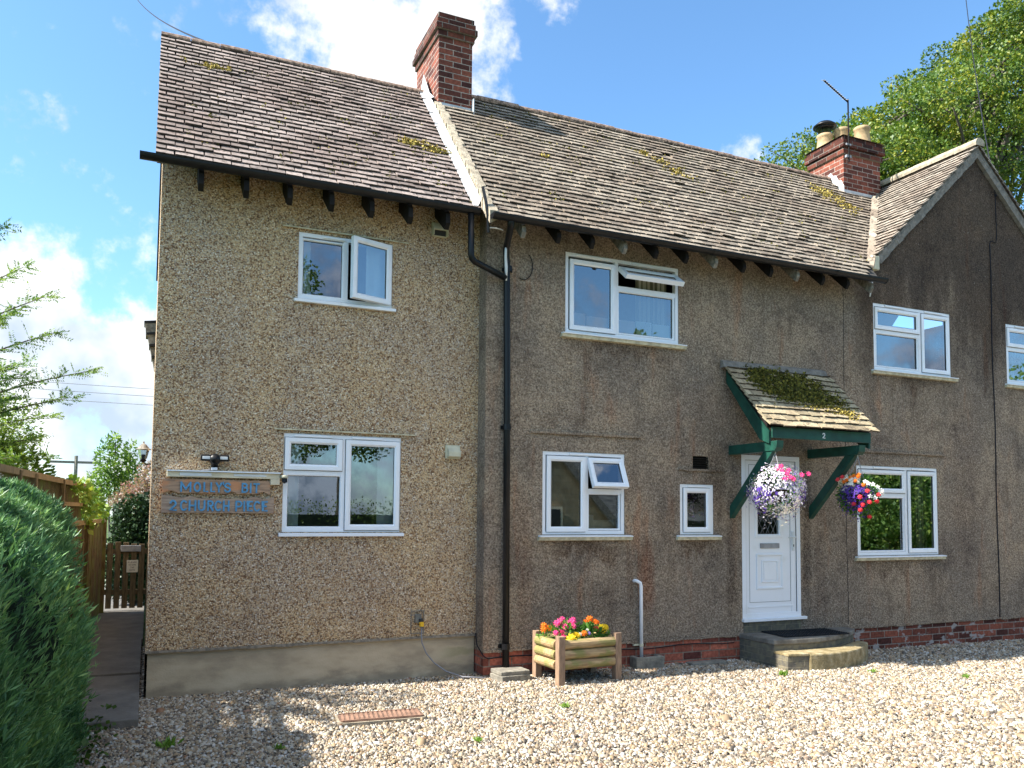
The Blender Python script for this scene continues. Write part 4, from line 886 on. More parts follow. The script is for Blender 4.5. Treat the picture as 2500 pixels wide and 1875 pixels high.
# ------------------------------------------------------------------ signs and fittings on the pebbledashed wall
def wavy(x0, x1, zt, zb, tamp, bamp, y, d, seedv):
    n = 48; rnd = random.Random(seedv); P = []
    for i in range(n+1):
        x = x0+(x1-x0)*i/n; P.append((x, y, zb+bamp(x)))
    for i in range(n, -1, -1):
        x = x0+(x1-x0)*i/n; P.append((x, y, zt+tamp(x)))
    return MB().prism(P, (0, d, 0))
def smoothcut(x, spans):
    r = 0
    for a, b, h in spans:
        if a < x < b: r += h*math.sin(math.pi*(x-a)/(b-a))**1.5
    return r
U = lambda px: .095+(px-80)/1810*.967
s1 = empty('house_sign', (.58, -.02, 1.92), 'upper wooden name board with blue letters reading MOLLY\'S BIT', 'sign')
wavy(.097, 1.062, 1.992, 1.862, lambda x: 0, lambda x: smoothcut(x, ((.10, .24, .022), (.66, .76, .02), (.94, 1.05, .022))), -.035, .03, 1).build('board', M_BOARD, s1)
for ch, a, b in (('M', 370, 550), ('O', 585, 710), ('L', 748, 830), ('L', 862, 945), ('Y', 950, 1062), ('S', 1095, 1210), ('B', 1390, 1502), ('I', 1525, 1568), ('T', 1592, 1702)):
    letter(ch, U(a), U(b), 1.873, 1.968, -.035, .012, .0155).build('letter', M_BLUE, s1)
letter("'", U(1068), U(1092), 1.943, 1.975, -.035, .012, .012).build('apostrophe', M_BLUE, s1)
s2 = empty('house_sign', (.6, -.02, 1.75), 'lower wooden address board with blue letters reading 2 CHURCH PIECE', 'sign')
wavy(.092, 1.10, 1.815, 1.678, lambda x: .03*max(0, 1-abs(x-.09)/.2)+smoothcut(x, ((.26, .42, .018), (.83, 1.0, .022)))+.018*max(0, (x-1.0)/.1), lambda x: 0, -.035, .03, 2).build('board', M_BOARD2, s2)
for ch, a, b in (('2', 205, 322), ('C', 375, 492), ('H', 515, 640), ('U', 665, 790), ('R', 820, 928), ('C', 940, 1060), ('H', 1082, 1195), ('P', 1292, 1412), ('I', 1428, 1462), ('E', 1492, 1590), ('C', 1603, 1722), ('E', 1752, 1850)):
    letter(ch, U(a), U(b), 1.695, 1.797, -.035, .012, .016).build('letter', M_BLUE, s2)
rl = empty('light_shelf', (.64, -.03, 2.03), 'narrow cream painted shelf above the wooden name boards', 'shelf')
MB().box(.13, 1.148, -.055, .0, 2.012, 2.062).build('rail', M_RAILC, rl, bevel=.004)
MB().box(.13, 1.15, -.085, .0, 2.0635, 2.075).build('shelf_top', M_UPVC, rl)
MB().box(1.06, 1.148, -.058, -.0, 1.955, 2.012).build('end_block', M_RAILC, rl, bevel=.004)
MB().box(.24, .52, -.062, -.055, 2.022, 2.055).box(.72, 1.02, -.062, -.055, 2.028, 2.052).build('light_tube', M_UPVCD, rl, bevel=.004)
sn = empty('motion_sensor', (1.19, -.04, 2.03), 'small dark motion sensor under a grey hood at the shelf end', 'sensor')
MB().lathe((1.188, -.06, 0), [(.0, 2.055), (.035, 2.05), (.04, 2.022), (0, 2.022)], 12).build('hood', M_CREAM, sn, smooth=True)
MB().lathe((1.192, -.06, 0), [(.024, 2.021), (.028, 1.985), (.0, 1.97)], 12).box(1.148, 1.18, -.05, -.03, 2.02, 2.04).build('sensor_eye', M_BLK, sn, smooth=False)
fl = empty('security_light', (.545, -.03, 2.16), 'black twin headed security light above the name boards', 'lamp')
MB().lathe((.545, -.065, 2.185), [(0, -.055), (.04, -.05), (.055, 0), (.04, .045), (0, .05)], 14, Matrix.Rotation(math.pi/2, 4, 'X')).box(.515, .575, -.05, 0, 2.11, 2.2).build('lamp_body', M_BLK, fl, smooth=True)
for x in (.467, .623):
    hd = MB().box(x-.050, x+.050, -.085, -.05, 2.166, 2.228).build('lamp_head', M_BLK, fl, bevel=.012)
    MB().box(x-.034, x+.034, -.090, -.0855, 2.184, 2.210).build('lamp_lens', M_UPVCD, hd, bevel=.01)
MB().box(.515, .570, -.075, -.02, 2.082, 2.108).build('sensor_cap', M_UPVC, fl, bevel=.006)
MB().lathe((.545, -.05, 0), [(.022, 2.078), (.026, 2.098), (.022, 2.108)], 10).build('sensor_neck', M_BLK, fl)
MB().tube([(.43, -.07, 2.08), (.50, -.065, 2.085), (.52, -.05, 2.093)], .004, 5).build('lead', M_GCAB, fl)
# socket and cable
sk = empty('outdoor_socket', (2.58, -.02, .56), 'small grey outdoor socket with a yellow plug above the cement plinth', 'socket')
ringm = MB(); ringbox(ringm, 2.51, 2.655, .44, .68, -.012, .004, .008); ringm.build('socket_surround', M_LEDGE, sk)
MB().box(2.55, 2.615, -.05, 0, .555, .645).build('socket_box', M_CONC, sk, bevel=.006)
MB().tube([(2.598, -.07, .60), (2.602, -.085, .57)], .022, 10).build('plug', M_GASK, sk)
MB().tube([(2.602, -.085, .572), (2.604, -.09, .525)], .024, 10).build('plug_collar', M_YEL, sk)
cb = MB(); cb.tube([(2.604, -.09, .525), (2.602, -.09, .46), (2.61, -.085, .36), (2.66, -.08, .25), (2.74, -.09, .15), (2.86, -.13, .06), (3.0, -.25, .015), (3.2, -.36, .01)], .0075, 7)
tag(cb.build('power_cable', M_GCAB, smooth=True), 'grey power cable hanging from the yellow plug to the gravel', 'cable')
# wall lantern round the corner
la = empty('wall_lantern', (-.10, 4.0, 2.5), 'old carriage style wall lantern past the pebbledashed corner', 'lantern')
MB().lathe((-.10, 4, 0), [(0, 2.645), (.012, 2.63), (.01, 2.61), (.035, 2.595), (.075, 2.545), (.095, 2.535), (.10, 2.525), (0, 2.525)], 12).build('lantern_hood', M_WTAIL, la)
MB().lathe((-.10, 4, 0), [(.075, 2.524), (.045, 2.40), (.03, 2.39)], 6).build('lantern_glass', M_GLS, la)
MB().lathe((-.10, 4, 0), [(.03, 2.39), (.045, 2.385), (.03, 2.36), (0, 2.345)], 12).lathe((-.10, 4, 0), [(.022, 2.39), (.028, 2.44), (.02, 2.46), (0, 2.46)], 8).build('lantern_base', M_DWOOD, la)
MB().tube([(-.10, 4.0, 2.36), (-.06, 4, 2.32), (.02, 4, 2.34)], .009, 6).build('lantern_arm', M_DWOOD, la)

# ------------------------------------------------------------------ white waste pipe, gully, blocks, step, mat
wp = MB(); z0g = gz(5.15); wp.tube([(5.09, YB+.02, .935), (5.09, YB-.035, .945), (5.105, YB-.05, .94), (5.14, YB-.055, .92), (5.15, YB-.056, .88), (5.155, YB-.056, .05)], .020, 10)
wpo = wp.build('waste_pipe', M_WPLAS, None, smooth=True); tag(wpo, 'slim white waste pipe rising from the gully beside the planter', 'pipe')
MB().tube([(5.155, YB-.056, .205), (5.155, YB-.056, .235)], .025, 10).box(5.07, 5.155, YB-.03, YB, .21, .23).build('pipe_clip', M_CREAM, wpo)
gy = MB(); ringbox(gy, 5.02, 5.38, -.38, -.215, 0, 1, .04)
gy = MB(); gy.box(5.03, 5.40, -.37, -.33, -.06, .10); gy.box(5.03, 5.08, -.33, YB, -.06, .10); gy.box(5.35, 5.40, -.33, YB, -.06, .10); gy.box(5.08, 5.35, -.33, YB, -.06, .03)
tag(gy.build('gully_surround', M_CONC, None, bevel=.012), 'square concrete gully surround at the foot of the white pipe', 'drain')
b1 = MB(); m = Matrix.Translation((3.47, -.40, .0)) @ Matrix.Rotation(math.radians(7), 4, 'Z'); b1.box(-.17, .17, -.13, .13, -.04, .045, m)
tag(b1.build('concrete_block', M_CONC, None, bevel=.008), 'lower concrete block under the tall black downpipe', 'block')
b1 = MB(); m = Matrix.Translation((3.475, -.385, .0)) @ Matrix.Rotation(math.radians(2), 4, 'Z'); b1.box(-.165, .165, -.13, .13, .047, .085, m)
tag(b1.build('paving_slab', M_CONC, None, bevel=.006), 'thin concrete slab lying on the block at the downpipe foot', 'slab')
b1 = MB(); b1.box(5.75, 6.25, -.42, -.28, -.05, -.002); tag(b1.build('edging_stone', M_CONC, None, bevel=.008), 'low edging stone sunk in the gravel left of the doorstep', 'stone')
# doorstep
ds = empty('doorstep', (7.3, -.6, -.02), 'two tier curved doorstep of brick and stone below the white door', 'step')
def curveY(x): # front edge of upper step
    t_ = (x-6.60)/(8.28-6.60); return -.80-.06*math.sin(math.pi*t_*1.0)+.40*t_**2.6
P = [(6.58, YB)]+[(x, curveY(x)) for x in np.linspace(6.60, 8.26, 18)]+[(8.28, YB)]
MB().prism([(x, y, .215) for x, y in P], (0, 0, .055)).build('top_slab', M_SLAB, ds, bevel=.01)
MB().prism([(x+(.012 if x < 7 else -.012), y+(.014 if y < YB-.01 else 0), -.08) for x, y in P], (0, 0, .2945)).build('riser', M_STEPB, ds)
def curveL(x):
    t_ = (x-6.60)/(8.22-6.60); return -1.03-.15*math.sin(math.pi*t_*.9)+.42*t_**2.4
XL = np.linspace(6.86, 8.2, 16)
P = [(6.86, -.80)]+[(x, curveL(x)) for x in XL]+[(8.2, -.5), (7.6, -.80)]
MB().prism([(x, y, -.08) for x, y in P], (0, 0, .225)).build('lower_tread', M_SANDST, ds, bevel=.018)
MB().prism([(x, y, -.08) for x, y in [(6.605, -.79), (6.605, -1.02), (6.855, -1.075), (6.855, -.79)]], (0, 0, .20)).build('end_block', M_STEPB, ds)
MB().prism([(x, y, .1205) for x, y in [(6.60, -.79), (6.60, -1.03), (6.858, -1.085), (6.858, -.79)]], (0, 0, .03)).build('end_slab', M_SANDST, ds, bevel=.006)
rm = MB(); m = Matrix.Translation((7.36, -.50, .2715)) @ Matrix.Rotation(math.radians(-4), 4, 'Z'); n = 0
rm.box(-.48, .48, -.22, .24, 0, .006, m)
for i in range(24):
    for j in range(12): rm.box(-.47+i*.04, -.447+i*.04, -.21+j*.038, -.19+j*.038, .006, .016, m)
tag(rm.build('doormat', M_RUBBER), 'black rubber doormat lying on the upper doorstep', 'doormat')
# drain cover in the gravel
dc = empty('drain_cover', (1.80, -1.5, 0), 'ribbed brown drain cover with rounded corners set in the gravel', 'drain cover')
m = Matrix.Translation((1.808, -1.50, 0)) @ Matrix.Rotation(math.radians(-4), 4, 'Z')
def rrect(hx, hy, r, z, k=6):
    P = []
    for cx, cy, a0 in ((hx-r, hy-r, 0), (-hx+r, hy-r, 90), (-hx+r, -hy+r, 180), (hx-r, -hy+r, 270)):
        for i in range(k+1): a = math.radians(a0+90*i/k); P.append(m @ Vector((cx+r*math.cos(a), cy+r*math.sin(a), z)))
    return P
MB().prism(rrect(.345, .13, .05, -.03), (0, 0, .045)).build('cover_plate', M_TERRAD, dc)
MB().prism(rrect(.362, .147, .06, -.03), (0, 0, .037)).build('cover_frame', M_CEM, dc)
rb = MB()
for i in range(17): rb.add([m @ Vector(q) for q in [(-.325+i*.0395+a*.012+b, a*.118, z) for a in (-1, 1) for b in (0, .022) for z in (.0152, .0195)]], [(0, 1, 3, 2), (4, 6, 7, 5), (0, 4, 5, 1), (2, 3, 7, 6), (0, 2, 6, 4), (1, 5, 7, 3)])
rb.box(-.33, .33, .112, .122, .0154, .024, m); rb.box(-.33, .33, -.122, -.112, .0154, .024, m); rb.build('rib', M_TERRA, dc, bevel=.002)

# ------------------------------------------------------------------ planter
pl = empty('log_planter', (4.17, -.58, 0), 'half log wooden planter on square legs full of bedding flowers', 'planter')
pm = Matrix.Translation((4.15, -.585, 0)) @ Matrix.Rotation(math.radians(4), 4, 'Z')
def PX(x, y, z): return pm @ Vector((x, y, z))
HX, HY = .345, .235
for sx in (-1, 1):
    for sy in (-1, 1):
        MB().box(sx*HX-.037, sx*HX+.037, sy*HY-.037, sy*HY+.037, -.03, .465, pm).build('leg', M_LEG, pl, bevel=.004)
for k in range(3):
    z = .175+k*.100
    for sy in (-1, 1): MB().tube([PX(-HX+.0375, sy*(HY-.012), z), PX(HX-.0375, sy*(HY-.012), z)], .0495, 14).build('log_rail', M_LOG, pl, smooth=False)
    for sx in (-1, 1): MB().tube([PX(sx*(HX+.012), -HY+.0375, z), PX(sx*(HX+.012), HY-.0375, z)], .0495, 14).build('log_rail', M_LOG, pl, smooth=False)
MB().box(-HX+.03, HX-.03, -HY+.03, HY-.03, .15, .385, pm).build('soil', M_SOIL, pl)
def bloom(mb, c, r, face=None, petals=9, layers=3):
    c = Vector(c); face = Vector(face or (random.gauss(0, .35), -.8, .6)).normalized(); u = face.orthogonal().normalized(); v = face.cross(u)
    for L_ in range(layers):
        rr = r*(1-.27*L_); h_ = L_*r*.28; n = max(5, petals-L_)
        for i in range(n):
            a = 2*math.pi*(i+.5*(L_ % 2))/n+random.uniform(-.1, .1); d = u*math.cos(a)+v*math.sin(a); s = -u*math.sin(a)+v*math.cos(a); wd = rr*2.9/n
            mb.add([c+face*h_, c+d*rr*.6+s*wd*.55+face*(h_+r*.18), c+d*rr+face*(h_+r*.05), c+d*rr*.6-s*wd*.55+face*(h_+r*.18)], [(0, 1, 2, 3)])
def plant(name, label, cat, base, c, rad, nl, flowers, group='bedding plants in the log planter', lm=L_PLANT, lsize=.045):
    e = empty(name, base, label, cat, group); c = np.array(c)
    P, d_ = shell(c, rad, nl, .2); leaves('foliage', P, d_+np.array([0, -.2, .5]), lsize*RG.uniform(.7, 1.3, nl), lm, e, .55)
    st = MB()
    for i in range(6): st.tube([base, tuple(c+RG.normal(0, .3, 3)*np.array(rad))], .003, 4)
    st.build('stem', M_LEAF_STEM, e)
    for (p, r, m_) in flowers:
        b = MB(); bloom(b, p, r*1.18); b.build('blossom', m_, e)
    return e
M_LEAF_STEM = mat('green stem', plain((.08, .15, .03)), .7)
def pf(x, y, z): return tuple(PX(x*.93, y, z-.068))
plant('marigold', 'orange marigold at the planter\'s back left corner', 'flower', pf(-.36, .12, .45), pf(-.36, .10, .50), (.07, .06, .05), 50,
      [(pf(-.40, .06, .565), .038, P_ORG), (pf(-.345, .04, .58), .04, P_ORG), (pf(-.37, .10, .60), .036, P_ORG)])
plant('petunia', 'large bright pink flowering plant filling the planter\'s left half', 'flower', pf(-.18, 0, .45), pf(-.17, -.02, .56), (.17, .12, .08), 240,
      [(pf(*q), r, P_PINK) for q, r in (((-.27, -.10, .545), .042), ((-.25, -.12, .50), .04), ((-.28, -.02, .63), .04), ((-.20, -.06, .60), .038), ((-.13, -.04, .62), .042), ((-.08, -.02, .635), .044), ((-.10, -.08, .60), .035), ((-.22, .02, .64), .04), ((-.16, .05, .66), .034), ((-.33, -.08, .545), .034), ((-.05, .0, .66), .03))], lsize=.05)
plant('marigold', 'big yellow marigold over the planter\'s front left log', 'flower', pf(-.20, -.17, .45), pf(-.20, -.15, .47), (.05, .03, .04), 30, [(pf(-.21, -.20, .495), .055, P_YEL)])
plant('marigold', 'small yellow marigold beside the biggest yellow bloom', 'flower', pf(-.13, -.15, .45), pf(-.13, -.13, .49), (.05, .03, .04), 30, [(pf(-.13, -.17, .53), .032, P_YEL), (pf(-.10, -.17, .52), .028, P_YEL)])
plant('marigold', 'single orange marigold low at the planter\'s middle front', 'flower', pf(-.03, -.15, .45), pf(-.03, -.13, .49), (.05, .03, .04), 40, [(pf(-.02, -.17, .535), .034, P_ORG), (pf(-.075, -.17, .53), .022, P_PALE)])
plant('busy_lizzie', 'leafy green plant with one coral bloom right of the middle', 'flower', pf(.14, -.05, .45), pf(.13, -.08, .52), (.13, .11, .07), 230, [(pf(.16, -.14, .57), .034, P_RED), (pf(.055, -.15, .53), .024, P_LIL), (pf(.05, -.13, .56), .02, P_PALE)], lsize=.055)
plant('marigold', 'cluster of orange marigolds at the planter\'s back right', 'flower', pf(.24, .08, .45), pf(.24, .06, .55), (.1, .06, .06), 70, [(pf(.13, .03, .625), .026, P_ORG), (pf(.20, .04, .645), .042, P_ORG), (pf(.25, .0, .62), .036, P_ORG), (pf(.29, .02, .61), .03, P_ORG)])
plant('marigold', 'two yellow marigolds touching at the planter\'s right end', 'flower', pf(.30, -.06, .45), pf(.30, -.05, .50), (.08, .06, .05), 70, [(pf(.27, -.09, .565), .046, P_YEL), (pf(.325, -.08, .565), .044, P_YEL), (pf(.285, -.10, .53), .03, P_YEL)])

# ------------------------------------------------------------------ hanging baskets
def basket(x, y, zc, ztop, label):
    e = empty('hanging_basket', (x, y, zc), label, 'hanging basket')
    MB().lathe((x, y, zc-.13), [(0, -.02), (.08, 0), (.14, .06), (.17, .13), (0, .135)], 16).build('basket', M_SOIL, e)
    ch = MB()
    for a in (.3, 2.4, 4.5): ch.tube([(x, y, ztop), (x+.17*math.cos(a), y+.17*math.sin(a), zc)], .0035, 4)
    ch.build('chain', M_STEEL, e); hk = MB(); hk.tube([(x, y, ztop-.02), (x, y, ztop+.02), (x+.012, y, ztop+.04), (x+.024, y, ztop+.02)], .006, 6); hk.build('hook', M_CREAM, e)
    return e
def bq(c, q):
    f = Vector((-.0214-c[0], -8.271-c[1], 0)).normalized(); r_ = Vector((-f.y, f.x, 0)); rad_ = math.sqrt(max(.02, .31**2-q[0]**2-q[2]**2))
    p = Vector(c)+r_*q[0]+Vector((0, 0, q[2]))+f*(rad_*q[1]); return p, (f+Vector((0, 0, .5))+r_*q[0]*1.5)
def flowers(name, e, c, rad, n, m, size=.014, bias=None, tri=1.0, keep=None):
    P, d_ = shell(c, rad, n*2, .82)
    if keep is not None: k = keep(d_); P = P[k]; d_ = d_[k]
    P = P[:n]; d_ = d_[:n]; k = 3
    az = np.arctan2(d_[:, 1], d_[:, 0]); bmp = 1+.09*np.sin(3*az+c[0]*7+2*d_[:, 2])+.07*np.sin(7*az+5*d_[:, 2]+1)+RG.normal(0, .05, len(P))
    P = np.array(c)+(P-np.array(c))*bmp[:, None]; P[:, 2] -= .05*(RG.random(len(P)) < .15)*RG.random(len(P))*3*(d_[:, 2] < 0)
    Pp = np.repeat(P, k, 0); A = unit(RG.normal(size=Pp.shape)+np.repeat(d_, k, 0)*.3); N_ = np.repeat(d_, k, 0)
    A = unit(A-N_*(A*N_).sum(1)[:, None]*.8)
    return leaves(name, Pp, A, size*RG.uniform(.7, 1.3, len(Pp)), m, e, .8, N_)
c1 = (6.525, -.97, 1.985)
b1 = basket(6.505, -.965, 1.99, 2.42, 'large round hanging basket of white and lilac blossom in front of the door')
P, d_ = shell(c1, (.29, .27, .27), 900, .4); leaves('foliage', P, d_+np.array([0, 0, .2]), .035, L_PLANT, b1, .4)
flowers('white_flowers', b1, c1, (.325, .30, .285), 1800, P_WHT, .019, keep=lambda d: d[:, 2] > -.97)
flowers('lilac_flowers', b1, c1, (.32, .30, .28), 560, P_LIL, .018, keep=lambda d: d[:, 0]+d[:, 2]*.2+RG.normal(0, .4, len(d)) > .15)
flowers('purple_flowers', b1, (6.515, -.97, 1.96), (.345, .31, .26), 620, P_PUR, .018, keep=lambda d: (np.abs(d[:, 0]+RG.normal(0, .12, len(d))) > .72) & (d[:, 2] < .3))
for q in ((.0, .9, .24), (.05, 1, .21), (.10, 1, .18), (.14, 1, .14), (.17, 1, .12), (.04, .8, .27), (.08, 1.0, .12), (.26, .9, .17), (.33, .9, .18), (.12, .9, .22)):
    p, f_ = bq(c1, q); q_ = MB(); bloom(q_, p, .036, f_, petals=7, layers=2); q_.build('pink_flower', P_PINK, b1)
c2 = (7.75, -.98, 1.955)
b2 = basket(7.745, -.99, 1.98, 2.42, 'mixed hanging basket of purple, orange and coral flowers before the far window')
P, d_ = shell(c2, (.25, .22, .24), 1300, .5); leaves('foliage', P, d_+np.array([0, -.2, -.1]), .04, L_PLANT, b2, .5)
flowers('purple_flowers', b2, (7.66, -1.02, 1.95), (.17, .2, .18), 900, P_PUR, .019)
flowers('white_flowers', b2, (7.60, -1.0, 2.10), (.08, .14, .07), 60, P_PALE, .04); 
for q in ((-.12, .9, .17), (-.08, .9, .20), (-.04, .9, .22), (.0, .9, .21), (-.03, .9, .16), (.06, .9, .11), (-.15, .9, .15), (.01, .9, .235)):
    p, f_ = bq(c2, q); q_ = MB(); bloom(q_, p, .032, f_, petals=9, layers=3); q_.build('orange_flower', P_ORG, b2)
for q in ((.10, 1., .04), (.02, 1., -.03), (.02, 1., -.18), (.20, .8, -.08), (.12, .9, -.09), (-.05, .9, -.11), (.12, .8, -.26), (.05, .95, -.12), (-.22, .8, .18), (-.17, .8, .21), (.22, .8, .0)):
    p, f_ = bq(c2, q); q_ = MB(); bloom(q_, p, .034, f_, petals=8, layers=3); q_.build('coral_flower', P_RED, b2)
for q in ((.11, .9, .13), (.16, .9, .12), (.21, .8, .09), (.25, .8, .05), (.08, .9, .15), (.13, .9, -.02), (.18, .9, -.04), (.26, .7, .01)):
    p, f_ = bq(c2, q); q_ = MB(); bloom(q_, p, .032, f_, petals=5, layers=1); q_.build('pale_flower', P_PALE, b2)

# ------------------------------------------------------------------ fence, gate
XF = lambda y: -1.0+y*.053
fe = empty('wooden_fence', (-.8, 3, 0), 'tall boarded fence with open top panels along the side path', 'fence')
pb = MB(); y = -1.9
while y < 6.5:
    x = XF(y); pb.box(x-.012+random.uniform(-.003, .003), x+.004+random.uniform(-.003, .003), y, y+.1505, .02, 1.50+random.uniform(-.01, .01)); y += .150
pb.build('fence_boards', M_FENCE, fe)
tr = MB(); y = -1.9
while y < 4.6:
    tr.box(XF(y)-.006, XF(y), y, y+.012, 1.55, 1.98); y += .045
tr.build('fence_slats', M_FENCE, fe)
for z, h_ in ((1.50, .06), (1.74, .045), (1.98, .055)):
    y1 = 6.5 if z < 1.6 else 4.6
    m_ = MB()
    for yy in np.arange(-1.9, y1, .5): m_.add([(XF(yy)-.03, yy, z), (XF(yy)+.035, yy, z), (XF(min(yy+.5, y1))+.035, min(yy+.5, y1), z), (XF(min(yy+.5, y1))-.03, min(yy+.5, y1), z), (XF(yy)-.03, yy, z+h_), (XF(yy)+.035, yy, z+h_), (XF(min(yy+.5, y1))+.035, min(yy+.5, y1), z+h_), (XF(min(yy+.5, y1))-.03, min(yy+.5, y1), z+h_)], [(3, 2, 1, 0), (4, 5, 6, 7), (1, 2, 6, 5), (0, 4, 7, 3)])
    m_.build('fence_rail', M_RAILW, fe)
for yy in (-1.9, -.45, .25, 1.9, 4.2, 6.45):
    MB().box(XF(yy)-.05, XF(yy)+.045, yy-.05, yy+.05, 0, 2.02 if yy < 5 else 1.6).build('post', M_FENCE, fe, bevel=.004)
ga = empty('picket_gate', (-.3, 6.6, .06), 'brown picket gate closing the side path', 'gate')
for i in range(6):
    x = -.60+i*.118; MB().box(x, x+.085, 6.60, 6.62, .10, 1.16+.02*math.sin(i*1.3)).build('picket', M_GATE, ga, bevel=.006)
for z in (.32, .98): MB().box(-.62, .10, 6.622, 6.65, z, z+.08).build('gate_rail', M_GATE, ga)
MB().box(-.40, -.10, 6.57, 6.598, 1.02, 1.12).build('gate_plate', M_STEEL, ga, bevel=.004)
MB().box(-.70, -.63, 6.58, 6.66, .05, 1.28).build('gate_post', M_GATE, ga)
nt = empty('gate_notice', (-.22, 6.59, .8), 'small white notice fixed to the picket gate', 'sign')
MB().box(-.305, -.135, 6.588, 6.596, .68, .88).build('notice_plate', M_SIGNT, nt, bevel=.003)
t = MB()
for i, wd in enumerate(("PLEASE", "CLOSE", "THE", "GATE")):
    for k, ch in enumerate(wd):
        xx = -.22+(k-(len(wd)-1)/2)*.022; q_ = letter(ch, xx-.008, xx+.008, .845-i*.042-.012, .845-i*.042+.012, 6.588, .002, .004); t.add(q_.v, q_.f)
t.build('lettering', M_INK, nt)

# ------------------------------------------------------------------ conifer hedge
def hedge():
    e = empty('conifer_hedge', (-.85, -3, 0), 'dense blue green conifer hedge in the left foreground', 'hedge')
    def half(y, z):       # half width of the hedge
        t_ = np.clip(z/1.75, 0, 1); return .385*(1-.10*t_**8)
    cx = -1.03
    lumps = [(RG.uniform(-6.6, -1.5), RG.uniform(.1, 1.8), RG.uniform(.06, .15), RG.uniform(-.08, .13), RG.choice([-1, 1, 1, 1])) for _ in range(230)]
    def surf(y, z, side):
        w_ = half(y, z)
        end = np.clip((-1.28-y)/.5, 0, 1); w_ = w_*np.sqrt(np.clip(1-(1-end)**2, .05, 1))
        for ly, lz, lr, la_, ls in lumps:
            w_ = w_+np.where(side == ls, la_*1.1*np.exp(-((y-ly)**2+(z-lz)**2*.10)/(lr*lr)), 0)
        return w_
    def top(y): return 1.79+.05*np.sin(y*3.1)+.05*np.sin(y*7.3+1)+.035*np.sin(y*23)+.03*np.sin(y*41+2)-.10*np.clip((-2.6-y)/1.5, 0, 1)-.12*np.clip((y+1.7)/.4, 0, 1)
    # body
    ny, nz = 60, 26; V = []; F = []
    for side in (1, -1):
        ys_ = np.linspace(-6.7, -1.28, ny); o = len(V)
        for yv in ys_:
            for zv in np.linspace(0, 1, nz):
                z = zv*(top(yv)-.06); V.append((cx+side*(float(surf(yv, z, side))-.05)*math.sqrt(max(0, 1-zv**9)), yv, z))
        for i in range(ny-1):
            for j in range(nz-1):
                a = o+i*nz+j; F.append((a, a+nz, a+nz+1, a+1))
    MB().add(V, F).build('hedge_core', M_HCORE, e)
    # sprays
    n = 120000; side = RG.choice([1, 1, 1, -1], n); y = RG.uniform(-6.2, -1.26, n); zz = RG.random(n)*top(y)
    y = np.where(RG.random(n) < .22, RG.uniform(-2.0, -1.28, n), y)
    nt_ = int(n*.22); zz[:nt_] = top(y[:nt_])*RG.uniform(.93, 1.0, nt_)
    wv = surf(y, zz, side); fr = np.ones(n); fr[:nt_] = RG.random(nt_)**.5*np.where(RG.random(nt_) < .3, -.6, 1)
    x = cx+side*(wv+np.abs(RG.normal(0, .03, n)))*fr*np.sqrt(np.clip(1-(zz/top(y))**20, .15, 1))+RG.normal(0, .014, n)
    P = np.stack([x, y, zz-.02], 1)
    out = np.stack([side*.8*np.abs(fr), np.where(y > -1.75, .5, 0.)+RG.normal(0, .35, n), RG.normal(1.25, .4, n)+np.where(np.arange(n) < nt_, .7, 0)], 1)
    dc_ = [(RG.uniform(-3.2, -1.3), RG.uniform(.2, 1.45), RG.uniform(.04, .10)) for _ in range(13)]
    dead = np.zeros(n, bool)
    for a, b, r_ in dc_: dead |= (side == 1) & (((y-a)**2+((zz-b)*.6)**2) < r_*r_)
    leaves('dead_sprays', np.repeat(P[dead]-np.array([.04, 0, 0]), 3, 0)+RG.normal(0, .01, (dead.sum()*3, 3)), np.repeat(out[dead], 3, 0)+RG.normal(0, .6, (dead.sum()*3, 3)), .06, L_DEAD, e, .16)
    keepm = ~dead; P = np.stack([x, y, zz-.02], 1)[keepm]; out = out[keepm]; n = len(P)
    # small fan of needles per spray
    k = 3; Pp = np.repeat(P, k, 0); Ap = unit(np.repeat(unit(out), k, 0)+RG.normal(0, .28, (n*k, 3)))
    sz = RG.uniform(.02, .065, n*k)*np.where(np.repeat(RG.random(n) < .2, k), 1.35, 1.)
    leaves('needle_sprays', Pp, Ap, sz, L_HEDGE, e, .13)
M_HCORE = mat('hedge core', plain((.014, .024, .014), .3, 6), 1)
hedge()
# stray pale shoots and low ivy by the hedge foot
sh = empty('wild_shoots', (-.42, -1.3, 0), 'pale yellow leafed shoots poking from the hedge end', 'plant')
P = []; A = []; stt = MB()
for (x, y, z) in ((-.50, -1.2, 1.50), (-.48, -1.2, 1.46), (-.45, -1.2, 1.27), (-.44, -1.2, 1.10), (-.45, -1.2, 1.03)):
    stt.tube([(x-.2, y-.1, z-.1), (x, y, z)], .003, 4)
    for i in range(5): P.append((x+random.uniform(-.06, .0), y, z+random.uniform(-.03, .03))); A.append((1, 0, random.uniform(-.2, .8)))
leaves('foliage', np.array(P), np.array(A), .05, L_VINE, sh, .4); stt.build('stem', M_BARK, sh)
iv = empty('ivy_plant', (-.4, -1.55, 0), 'low dark ivy creeping at the foot of the hedge', 'plant')
P = np.stack([RG.normal(-.46, .10, 420), RG.normal(-1.75, .38, 420), np.abs(RG.normal(.05, .12, 420))], 1)
leaves('foliage', P, RG.normal(size=(420, 3))+np.array([.3, -.3, .5]), RG.uniform(.03, .06, 420), L_SPRUCE, iv, .8)
MB().tube([(-.5, -2.1, .02), (-.38, -1.8, .06), (-.32, -1.4, .05)], .006, 5).build('stem', M_BARK, iv)

